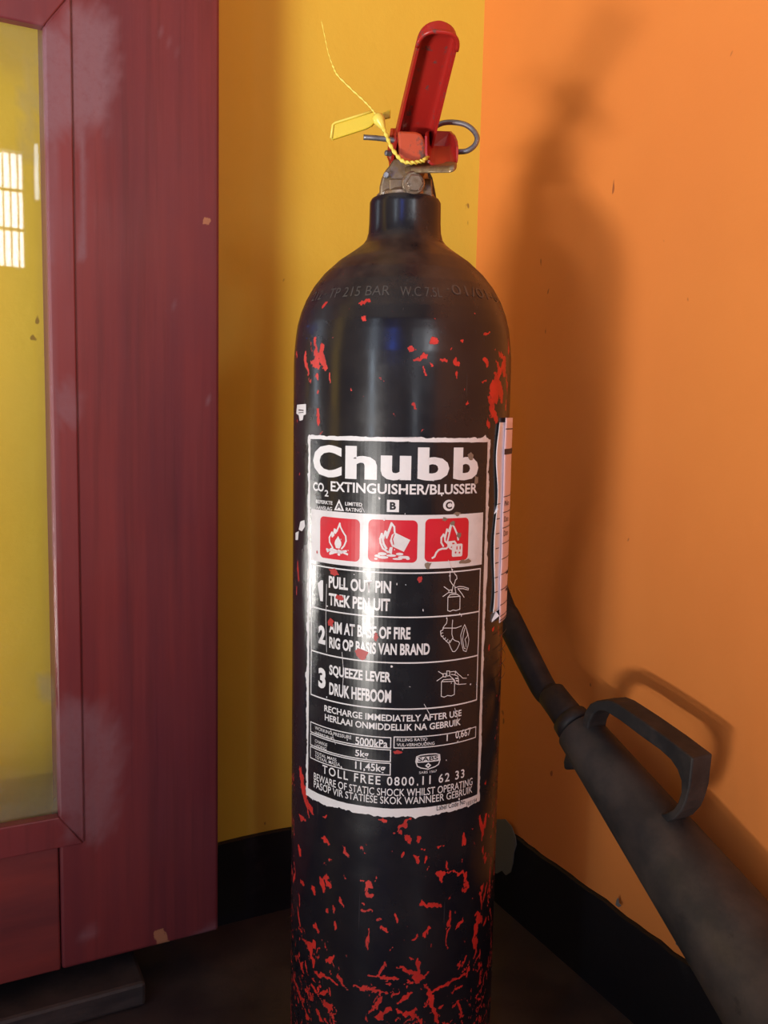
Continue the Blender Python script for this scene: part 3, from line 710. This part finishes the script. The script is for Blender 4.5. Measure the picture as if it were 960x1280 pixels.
words('edge_lettering', [('Label Code No', tb(545.6, 581, 1003.4, 1009.6), 0), ('1EE154', tb(583, 595.5, 1000, 1004.6), 0)], M['ink_b'], .0003)
p = tb(397.7, 404.2, 724.8, 751); bm = LP(); w_ = p[2]-p[0]; h_ = p[3]-p[1]
fill2d(bm, [(p[0]+.50*w_, p[1]), (p[2], p[1]), (p[2], p[3]), (p[0]+.62*w_, p[3]), (p[0]+.45*w_, p[3]-.14*h_), (p[0], p[3]-.19*h_), (p[0], p[3]-.30*h_), (p[0]+.50*w_, p[3]-.27*h_)])
link('numeral', wrap_bm(bm, .00032), M['ink_w'], lab)
# step drawings
dr = LP(); ps = lambda x, y: S(540+x/6.743, 690+y/6.743); D_ = .00042
for pl in (
 ((150,160),(150,240),(165,265),(180,285)), ((185,160),(190,185),(205,200),(208,225),(195,235),(190,255),(180,285)), ((175,285),(170,310),(165,345),(200,345),(192,310),(190,285)),
 ((100,292),(140,322)), ((90,374),(140,338)), ((140,322),(165,318),(165,342),(140,340),(140,322)), ((135,378),(150,358),(210,355),(232,372)), ((133,380),(232,372)),
 ((132,380),(130,492),(150,500),(175,488),(200,492),(232,482),(234,372)), ((195,300),(225,290),(260,292),(304,305),(302,320),(260,308),(215,308)), ((218,312),(245,345),(268,382)),
 # step 2
 ((126,568),(120,600),(95,630),(90,655)), ((172,572),(168,620),(165,690),(175,725)), ((88,640),(150,640),(200,640),(245,622)), ((90,655),(70,665),(72,685),(90,680)), ((72,690),(78,712),(95,705)), ((88,715),(100,735),(112,722)), ((105,735),(118,752),(132,735)),
 ((120,752),(138,768),(148,745)), ((140,768),(155,805),(172,838),(190,838),(210,815),(230,770),(222,755),(190,745),(170,728),(148,765)),
 ((272,612),(255,650),(240,700),(245,760),(262,830),(285,838),(300,790),(308,740),(300,690),(285,640),(272,612)), ((275,640),(262,690),(255,740),(268,810),(280,815)), ((290,660),(298,700),(290,715),(275,735),(282,760),(285,800)),
 # step 3
 ((52,1005),(90,1030)), ((40,1085),(90,1050)), ((92,1025),(115,1022),(115,1052),(92,1050),(92,1025)), ((122,1002),(145,1002),(148,1040),(125,1045),(122,1002)), ((80,1090),(95,1075),(170,1070),(188,1085)), ((78,1092),(188,1088)),
 ((78,1092),(76,1215),(100,1222),(130,1208),(160,1212),(186,1200),(188,1085)), ((150,1010),(185,1005),(198,1015),(188,1035),(160,1030)), ((150,1045),(185,1075),(198,1110)), ((195,1002),(215,1025),(240,1045),(255,1062),(288,1062)), ((200,1110),(220,1115),(285,1110)),
 ((190,1035),(215,1045),(218,1060),(195,1062)), ((195,1065),(222,1068),(222,1082),(200,1082)), ((202,1085),(222,1088),(220,1110))):
    if pl in (((126,568),(120,600),(95,630),(90,655)), ((52,1005),(90,1030))): link('step_drawing', wrap_bm(dr, .00032), M['ink_w'], lab); dr = LP()
    line2(dr, [ps(*p) for p in pl], D_)
link('step_drawing', wrap_bm(dr, .00032), M['ink_w'], lab)
# bare patches of red where the print has flaked
def blob(px, py, rx, ry, n=14, j=.3):
    s0, z0 = S(px, py); return [(s0+rx*MM*math.cos(2*math.pi*i/n)*(1+j*rng.uniform(-1, 1)), z0+ry*MM*math.sin(2*math.pi*i/n)*(1+j*rng.uniform(-1, 1))) for i in range(n)]
for b_ in ((418,715,7,5),(425,747,5,3.5),(414,778,4.5,5),(452,817,7.5,6.5),(524.5,724,3,4),(497,940,4.5,2.2),(397,690,1.2,2),(470,796,2.5,5)):
    bm = LP(); fill2d(bm, blob(*b_)); o = link('flaked_patch', wrap_bm(bm, .00046), M['red_chip'], lab)
sp = LP()
for _ in range(60):
    px_ = rng.uniform(388, 600); py_ = rng.uniform(600, 1000); fill2d(sp, blob(px_, py_, rng.uniform(.4, 1.3), rng.uniform(.4, 1.6), 6, .5))
for pl in (((409,730),(408,770),(409,815)), ((428,815),(430,840),(428,872)), ((530,880),(537,893)), ((414,912),(420,930)), ((452,632),(456,640)), ((560,700),(566,716)), ((568,885),(572,900))):
    line2(sp, [S(*p) for p in pl], .0003)
link('scuff_marks', wrap_bm(sp, .0005), M['ink_w2'], lab)['kind'] = 'stuff'
br = LP()
for b_ in ((571,624+18,4,2.2),(566,654,3,3),(534,706,4,4),(580,702,8,2.6),(556,649,3,2),(573,668,3,3),(588,570,5,4),(594,600,3,5)): fill2d(br, blob(*b_, 12, .5))
M['grime'] = mat('grime', (.22, .16, .12), .6)
link('grime_patches', wrap_bm(br, .00052), M['grime'], lab)['kind'] = 'stuff'

# ---- service record stickers on the right side ---------------------------------------------------
M['pink'] = mat('pink paper', (.86, .68, .76), .6); M['paper'] = mat('white paper', (.84, .84, .92), .6); M['rule'] = mat('ruled ink', (.04, .03, .05), .6)
def sticker(name, t0, t1, zl, zh, off, m, curl=0.0, label=None, curlside=0, wob=0):
    n, k2 = 40, 14; vs = []; fs = []
    for i in range(n+1):
        z = zl+(zh-zl)*i/n
        for j in range(k2+1):
            u = j/k2; e = t0+(t1-t0)*u+rad(wob*math.sin(i*.33)*(1-u)); o_ = off+curl*((1-u) if curlside == 0 else u)**3*(1+.6*math.sin(i*.5+1))
            vs.append(wrap(e, z, o_))
    for i in range(n):
        for j in range(k2): a = i*(k2+1)+j; fs.append((a, a+1, a+k2+2, a+k2+1))
    bm = to_bm(vs, fs); bmesh.ops.solidify(bm, geom=bm.faces[:], thickness=.00015)
    o = link(name, bm, m, ext, True)
    if label: tag(o, label)
    return o
z_a, z_b = S(622, 777)[1], S(622, 528)[1]
st1 = sticker('service_label', rad(55.5), rad(72), S(616, 765)[1], z_b, .0008, M['paper'], .0003, 'torn white paper service label', 0, 1.3)
st2 = sticker('service_label', rad(61.5), rad(106), z_a, S(620, 522)[1], .0020, M['pink'], .0002, 'pink ruled paper service label')
rl = LP()
for i in range(13):
    z_ = z_b-.046-.0098*i; line2(rl, [(rad(62)*R, z_), (rad(102)*R, z_)], .0005)
line2(rl, [(rad(62)*R, z_b-.004), (rad(102)*R, z_b-.004)], .0007); line2(rl, [(rad(62)*R, z_b-.018), (rad(102)*R, z_b-.018)], .0035)
line2(rl, [(rad(62)*R, z_a+.004), (rad(102)*R, z_a+.004)], .0005)
for z_ in (z_b-.052, z_b-.062, z_b-.071): put_text(rl, 'Date' if z_ < z_b-.06 else 'No', (rad(64)*R, z_, rad(72)*R, z_+.0035), 0)
line2(rl, [(rad(72)*R, z_a+.030), (rad(100)*R, z_a+.030)], .0018); line2(rl, [(rad(72)*R, z_a+.019), (rad(100)*R, z_a+.019)], .0018)
link('ruled_lines', wrap_bm(rl, .00235), M['rule'], st2)['kind'] = 'stuff'
rl = LP()
for i in range(16):
    z_ = z_b-.050-.0092*i; 
    if z_ > z_a+.02: line2(rl, [(rad(56)*R, z_), (rad(59.5)*R, z_)], .0005)
link('ruled_lines', wrap_bm(rl, .0015), M['rule'], st1)['kind'] = 'stuff'
# turned-up paper corners
def flap(name, pts, m, par):
    vs = [loc(on_depth(x, y, Y)) for x, y, Y in pts]; n = len(vs)
    bm = to_bm(vs, [tuple(range(n))]); bmesh.ops.triangulate(bm, faces=bm.faces[:]); bmesh.ops.solidify(bm, geom=bm.faces[:], thickness=.0002); link(name, bm, m, par)
flap('turned_corner', [(617,612,.546),(623,637,.540),(618,643,.538),(615.5,630,.542)], M['paper'], st1)
flap('turned_corner', [(617,760,.546),(624,770,.541),(614.5,778,.538)], M['paper'], st2)
flap('turned_corner', [(626,526,.549),(631,529,.548),(625,540,.545)], M['paper'], st2)
# remnant scraps of white sticker on the left
for poly in ([(372,506),(383,505),(383,518),(380,519),(379,525),(375,526),(374,519),(371,517)], [(376,652),(381,650),(382,658),(378,664),(374,662)], [(370,666),(374,664),(373,675),(370,675)]):
    bm = LP(); fill2d(bm, [S(*p) for p in poly]); link('sticker_scrap', wrap_bm(bm, .0003), M['ink_w2'], ext)
bm = LP(); line2(bm, [S(374,512.5), S(380,513)], .0006); line2(bm, [S(374,516), S(380,515.5)], .0004); link('scrap_marks', wrap_bm(bm, .0004), M['ink_b'], ext)

# stamped lettering round the shoulder
M['stamp'] = mat('stamped lettering', (.065, .060, .060), .35, spec=.5)
bm = LP()
for s_, x0, x1 in (('·212 · TP 215 BAR', 391, 487), ('W.C 7.5L', 500, 553), ('·01/01-6', 560, 619)):
    a = S(x0, 370)[0]; b = S(x1, 370)[0]; xm = (x0+x1)/2
    zl_, zh_ = S(xm, 370.5)[1], S(xm, 358.5)[1]
    put_text(bm, s_, (a, zl_, b, zh_), 0)
link('stamped_lettering', wrap_bm(bm, .0003), M['stamp'], ext)

# ---- valve ------------------------------------------------------------------------------------------
def metal(name, c, c2, rough=.38):
    m = mat(name, c, rough, metal=.85); q = NT(m); n_ = q.noise(140, 5, .65); q.col(q.mix(q.ramp(n_, .4, .65), c, c2)); q.rough(q.ramp(n_, .3, .7, rough-.1, rough+.2)); q.bump(n_, .3, .0006); return m
M['brass'] = metal('tarnished brass', (.34, .25, .15), (.20, .13, .08)); M['pinm'] = metal('galvanised wire', (.30, .30, .33), (.18, .18, .20), .4)
M['bolt'] = metal('worn bolt metal', (.42, .33, .26), (.22, .16, .11), .32)
M['lever'] = mat('red lever paint', (.36, .016, .014), .34)
q = NT(M['lever']); c = q.mix(q.ramp(q.noise(120, 6, .7), .58, .68, 0, .85), (.38, .018, .014), (.10, .06, .06)); c = q.mix(q.ramp(q.noise(35, 3), .6, .75, 0, .5), c, (.16, .02, .02)); q.col(c); q.bump(q.noise(90, 4), .2, .0006)
M['lever2'] = mat('dulled orange red paint', (.50, .075, .02), .45)
q = NT(M['lever2']); q.col(q.mix(q.ramp(q.noise(150, 5, .7), .52, .66, 0, .9), (.50, .070, .02), (.11, .06, .045))); q.bump(q.noise(150, 4), .3, .0006)
AY = .578
V = lambda x, y, Y=AY: on_depth(x, y, Y)
top = np.array(ME @ Vector((0, 0, .6545-Z0))); axd = np.array(ME.to_3x3() @ Vector((0, 0, 1)))
ext_link('valve_collar', lathe(top-axd*.002, top+axd, [(0, .0185), (.0045, .0185), (.0058, .0172), (.0065, .0165)], 40), M['bolt'], smooth=False)
# brass body: faceted casting, deep front to back
poly = [(474,247),(474.5,232),(477,222),(482,212),(487,206),(492,198),(505,196),(514,199),(516,206),(526,208),(527,222),(529,247)]
vb = prism([V(x, y, AY-.011) for x, y in poly], (0, .024, 0), .0025, 3)
vb2 = prism([V(x, y, AY-.015) for x, y in ((486,223),(540,223),(541,246),(538,248),(487,248))], (0, .012, 0), .0015)
vbody = ext_link('valve_body', join_bm(vb, vb2), M['brass'])
bc = V(516.5, 229, AY-.0205); bd = np.array([.12, -1, -.22]); bd /= np.linalg.norm(bd)
ext_link('bolt', lathe(bc-bd*.004, bc+bd, [(0, .0070), (.0055, .0070), (.0065, .0062), (.0065, .0042), (.0068, .0041), (.0105, .0041), (.0112, .0034)], 30), M['bolt'], vbody)
ext_link('hexagon_head', lathe(bc+bd*.0022, bc+bd, [(0, .0052), (.0050, .0052), (.0056, .0047)], 6), M['bolt'], vbody)
hc = V(483.5, 219, AY-.0145)
ext_link('bare_metal_patch', lathe(hc, hc+np.array([-.3, -1, 0]), [(0, .0021), (.001, .0021), (.0014, .0016)], 7), M['pinm'], vbody)  # raised disc standing in for a silver patch of missing paint
# stem between lever and body
sv = V(511, 206, AY-.009); ext_link('valve_stem', lathe(sv, sv+axd, [(0, .0032), (.014, .0032), (.016, .0022)], 16), M['bolt'])
# tan support plate reaching forward under the carrying handle
dpl = np.array([0, 0, .0042])
pl_ = [V(500,216.5,.575), V(514,217,.556), V(562,217,.533), V(569,214.5,.533), V(571,211,.537), V(566,211,.550), V(548,211,.572), V(520,212,.582)]
ext_link('support_plate', prism(pl_, dpl, .0014, 3), M['brass'])
# lever channels --------------------------------------------------------------------------------
def channel(sections, th, m, name, close_end=False, ns=6):
    """sections: list of (left flange tip, left corner, right corner, right flange tip) ; rounded corners, solidified"""
    rows = []
    for (a, b, c_, d) in sections:
        a, b, c_, d = map(np.array, (a, b, c_, d)); row = [a]
        rr_ = .30
        for (p0, p1, p2) in ((a, b, c_), (b, c_, d)):
            rlen = min(np.linalg.norm(p1-p0), np.linalg.norm(p2-p1))*.48
            s = p1+(p0-p1)/np.linalg.norm(p0-p1)*rlen; e = p1+(p2-p1)/np.linalg.norm(p2-p1)*rlen
            for k_ in range(ns+1):
                t = k_/ns; row.append((1-t)**2*s+2*t*(1-t)*p1+t*t*e)
        row.append(d); rows.append(row)
    n = len(rows[0]); vs = [v for r_ in rows for v in r_]; fs = []
    for i in range(len(rows)-1):
        for k_ in range(n-1): a = i*n+k_; fs.append((a, a+1, a+n+1, a+n))
    if close_end: fs.append(tuple(range(len(vs)-n, len(vs))))
    bm = to_bm(vs, fs); bmesh.ops.remove_doubles(bm, verts=bm.verts[:], dist=1e-5)
    bmesh.ops.recalc_face_normals(bm, faces=bm.faces[:]); bmesh.ops.solidify(bm, geom=bm.faces[:], thickness=th)
    return ext_link(name, bm, m, smooth=False)
# operating lever: rises towards the viewer and to the right, open side down
LB = V(509, 192, .588); LT = V(548, 34, .505)
ld = LT-LB; LL = np.linalg.norm(ld); ld /= LL
az = math.atan2(ld[0], -ld[1]); side = np.array([math.cos(az), math.sin(az), 0]); side -= side@ld*ld; side /= np.linalg.norm(side)
nopen = np.cross(side, ld); nopen /= np.linalg.norm(nopen)
if nopen[2] > 0: nopen = -nopen
def lsec(t, hw, fd, sh=0):
    c_ = LB+ld*LL*t+side*sh; wl = c_-side*hw; wr = c_+side*hw
    return (wl+nopen*fd, wl, wr, wr+nopen*fd)
secs = []
for t in np.linspace(0, .93, 14): secs.append(lsec(t, .0125-.0015*t, .0085+.005*(1-t)**2))
o_tip = []
for k_ in range(1, 9):
    a = k_/8*rad(82); secs.append(lsec(.93+.115*math.sin(a), .0111*math.cos(a)**.6, .0085))
lev = channel(secs, .0014, M['lever'], 'operating_lever', True)
# rolled lip round the lever tip
lip = []
for k_ in range(0, 17):
    a = -math.pi/2+math.pi*k_/16; c_ = LB+ld*LL*(.93+.115*math.cos(a)); lip.append(c_+side*.0112*math.copysign(abs(math.sin(a))**.6, a)+nopen*.0083)
ext_link('lever_lip', tube(lip, .0011, 8), M['lever'], lev, True)
tipvs = []
# cheek plates from lever down to the pivot
chk = [V(487,205,.575), V(483,196,.575), V(485,178,.572), V(488,160,.568), V(494,160,.574), V(495,180,.578), V(494,204,.580)]
ext_link('lever_cheek', prism(chk, (.0018, .001, 0), .0004), M['lever2'], lev)
rv = V(482.5, 192, .571); ext_link('rivet', lathe(rv+np.array([.003, 0, 0]), rv+np.array([-1, -.5, 0]), [(0, .0017), (.0035, .0017), (.004, .001)], 14), M['pinm'], lev)
# carrying handle: open channel drooping toward the viewer's right
def q4(*p): return tuple(V(*a) for a in p)
hb = [q4((535,164,.572), (536,185,.572), (566,185,.576), (565,165,.576)),
      q4((534,164,.563), (534,194,.563), (569,195,.568), (569,169,.568)),
      q4((532,166,.554), (532,204,.554), (572,205,.560), (572,176,.560)),
      q4((531,170,.550), (531.5,208,.550), (572.5,209,.557), (573,184,.557))]
hand = channel(hb, .0013, M['lever'], 'carrying_handle')
ext_link('handle_back', prism([V(*p) for p in ((497,164,.5755),(497,196,.5755),(536,187,.574),(566,187,.578),(565,164,.578),(540,163,.576))], (0, .0014, 0), .0004), M['lever'], hand)
M['worn_tray'] = mat('worn grey red metal', (.16, .075, .07), .5)
ext_link('handle_tray', prism([V(*p) for p in ((536,186,.571),(566,186,.575),(569,197,.566),(570,205,.560),(534,204,.554),(535,195,.563))], (0, -.0001, .0004)), M['worn_tray'], hand)
# dulled front guard on the handle's left
gd = [V(x, y, .549+.0001*(x-497)) for x, y in ((497,163),(520,164),(527,167),(531,174),(533,184),(533,196),(529,201),(518,203),(505,200),(499,194))]
ext_link('handle_guard', prism(gd, (0, .005, 0), .0022, 3), M['lever2'], hand)
# safety pin with ring
pin_p = [V(454.5,171.5,.566), V(470,172.5,.566), V(487,174.5,.567), V(505,177,.569), V(525,174,.577), V(541,166,.579)]
ring = [V(541,165,.579), V(545,158,.578), V(555,153.5,.576), V(568,153,.574), V(582,156,.571), V(592,163.5,.569), V(596.5,173,.567), V(593,182,.566), V(584,188.5,.566), V(572,190,.567)]
pin = ext_link('safety_pin', tube(smooth_path(pin_p+ring[1:], 6), .00165, 12), M['pinm'], smooth=True)

# yellow tamper seal, threaded through the pin: a thing of its own
M['seal'] = mat('yellow plastic', (.70, .52, .03), .35); M['seal2'] = mat('bright yellow cord', (.80, .64, .10), .35)
b_seal = M['seal'].node_tree.nodes['Principled BSDF']; b_seal.inputs['Subsurface Weight'].default_value = .15; b_seal.inputs['Subsurface Scale'].default_value = .003; b_seal.inputs['Subsurface Radius'].default_value = (1, .6, .1)
so = Vector(V(474, 150, .553)); seal = empty('tamper_seal', Matrix.Translation(so))
tag(seal, 'yellow plastic tamper seal with tag and twisted cord hanging on the safety pin', 'seal')
def seal_link(name, bm, m, smooth=False):
    for v in bm.verts: v.co = v.co-so
    return link(name, bm, m, seal, smooth)
tagp = [(413.5,175),(415.5,156),(418,153.5),(466,138.5),(471,142),(470,151),(464,157.5),(457,161)]
seal_link('tag', prism([V(x, y, .556+.0002*(470-x)*.3) for x, y in tagp], (.0005, .0022, 0), .0006), M['seal'])
seal_link('tag_rim', tube([V(x, y, .5555+.00006*(470-x)) for x, y in ((414,173),(416,156),(419,153.5),(440,147),(465,139))], .0008, 8), M['seal2'], True)
seal_link('tag_tail', prism([V(x, y, .560) for x, y in ((472,144),(488,136.5),(488,147),(479,149),(474,149))], (0, .0018, 0), .0004), M['seal'])
seal_link('bead', lathe(V(470,143,.552), V(479.5,161,.551), [(0, .0018), (.0015, .0034), (.0045, .0036), (.009, .0016), (.0105, .0010)], 18), M['seal2'], True)
cpth = smooth_path([V(402,26,.556), V(407,50,.556), V(411,68,.555), V(417,84,.555), V(423,95,.554), V(440,112,.554), V(456,127,.553), V(466,138,.553), V(472,146,.552)], 14)
seal_link('cord', tube(cpth, [.00030 if i < 40 else .00055 for i in range(len(cpth))], 8, twist=.5, lobes=2), M['seal2'], True)
cp2 = smooth_path([V(479,160,.551), V(484,171,.549), V(489,183,.546), V(497,195,.543), V(505,202,.541), V(515,203.5,.541), V(525,202,.543), V(532,199,.545), V(536,195,.560)], 12)
seal_link('cord', tube(cp2, .00105, 8, twist=.45, lobes=2), M['seal2'], True)
seal_link('cord', tube(smooth_path([V(536,190,.582), V(540,166,.583), V(538,158,.580)], 6), .0011, 8), M['seal2'], True)

# ---- hose and horn -----------------------------------------------------------------------------------
M['rubber'] = mat('dusty black rubber', (.022, .020, .021), .6, spec=.35)
q = NT(M['rubber']); q.col(q.mix(q.ramp(q.noise(35, 6, .65), .35, .7), (.018, .017, .019), (.050, .040, .038))); q.rough(q.ramp(q.noise(20, 4), .3, .7, .5, .75)); q.bump(q.noise(60, 5, .6), .35, .0015)
M['horn'] = mat('dusty black plastic horn', (.03, .026, .026), .55, spec=.4)
q = NT(M['horn']); c = q.mix(q.ramp(q.noise(16, 6, .65), .35, .68), (.022, .021, .023), (.062, .048, .044)); c = q.mix(q.ramp(q.noise(60, 4, .7), .6, .72, 0, .6), c, (.012, .011, .012)); q.col(c); q.rough(q.ramp(q.noise(22, 5), .3, .7, .42, .7)); q.bump(q.noise(45, 5, .6), .3, .0015)
H0 = on_orange(717, 905, .050); H1 = on_orange(1082, 1396, .048)
hl = np.linalg.norm(H1-H0); hd = (H1-H0)/hl
OR = on_orange
vz = top+axd*.022
hp = [vz+np.array([.004, .012, 0]), vz+np.array([.008, .050, .004]), vz+np.array([.015, .085, -.015]), vz+np.array([.020, .105, -.07]), np.array([.035, .685, .50]), np.array([.052, .69, .44]), OR(622, 745, .060), OR(636, 775, .056), OR(656, 815, .053), OR(680, 861, .051), H0-hd*.030]
hose = smooth_path(hp, 8)
ext_link('outlet_elbow', tube(hose[:11], .0085, 20), M['brass'], smooth=True)
ho = ext_link('hose', tube(hose[9:], [.0112-.0016*max(0, (i-50)/25) for i in range(len(hose)-9)], 20), M['rubber'], smooth=True)
ext_link('hose_ferrule', lathe(H0-hd*.034, H1, [(0, .0100), (.002, .0118), (.016, .0120), (.024, .0125), (.030, .0125)], 28), M['rubber'], ho, True)
horn = ext_link('discharge_horn', lathe(H0, H1, [(-.004, .0112), (.002, .0118), (.010, .0130), (.03, .0148), (.10, .0212), (.20, .0282), (.30, .0356), (hl-.012, .0430), (hl-.008, .0460), (hl, .0460), (hl-.001, .0430), (hl-.1, .033), (hl-.28, .018)], 56, cap0=True, cap1=False), M['horn'], smooth=True)
ext_link('horn_collar', lathe(H0-hd*.006, H1, [(0, .0118), (.001, .0148), (.007, .0154), (.010, .0148), (.011, .0125)], 32), M['rubber'], horn, True)
cl_ = [OR(x, y, .060) for x, y in ((697,908),(706,906),(720,925),(728,945),(723,962),(704,963),(703,952),(707,936),(697,920))]
ext_link('clamp', prism(cl_, .014*e1, .0025, 3), M['rubber'], horn)
outer = [(727,914),(728,900),(731,889),(737,880),(745,876),(760,875),(770,879),(800,899),(835,924),(866,948),(862,985),(857,1003),(852,1014),(843,1024),(832,1029),(820,1028)]
inner = [(734,914),(736,904),(741,893),(748,888),(756,889),(775,901),(800,920),(825,938),(838,950),(846,962),(851,976),(851,990),(847,1003),(841,1012),(832,1017),(822,1018)]
n = len(outer); O_ = [OR(x, y, .058) for x, y in outer]; I_ = [OR(x, y, .058) for x, y in inner]; dd = .018*e1
vs = O_+I_+[p+dd for p in O_]+[p+dd for p in I_]; fs = []
for i in range(n-1):
    fs += [(i, i+1, n+i+1, n+i), (2*n+i, 3*n+i, 3*n+i+1, 2*n+i+1), (i, 2*n+i, 2*n+i+1, i+1), (n+i, n+i+1, 3*n+i+1, 3*n+i)]
fs += [(0, n, 3*n, 2*n), (n-1, 3*n-1, 4*n-1, 2*n-1)]
hbm = to_bm(vs, fs); bevel(hbm, .0012, 2, 40)
ext_link('horn_handle', hbm, M['rubber'], horn)
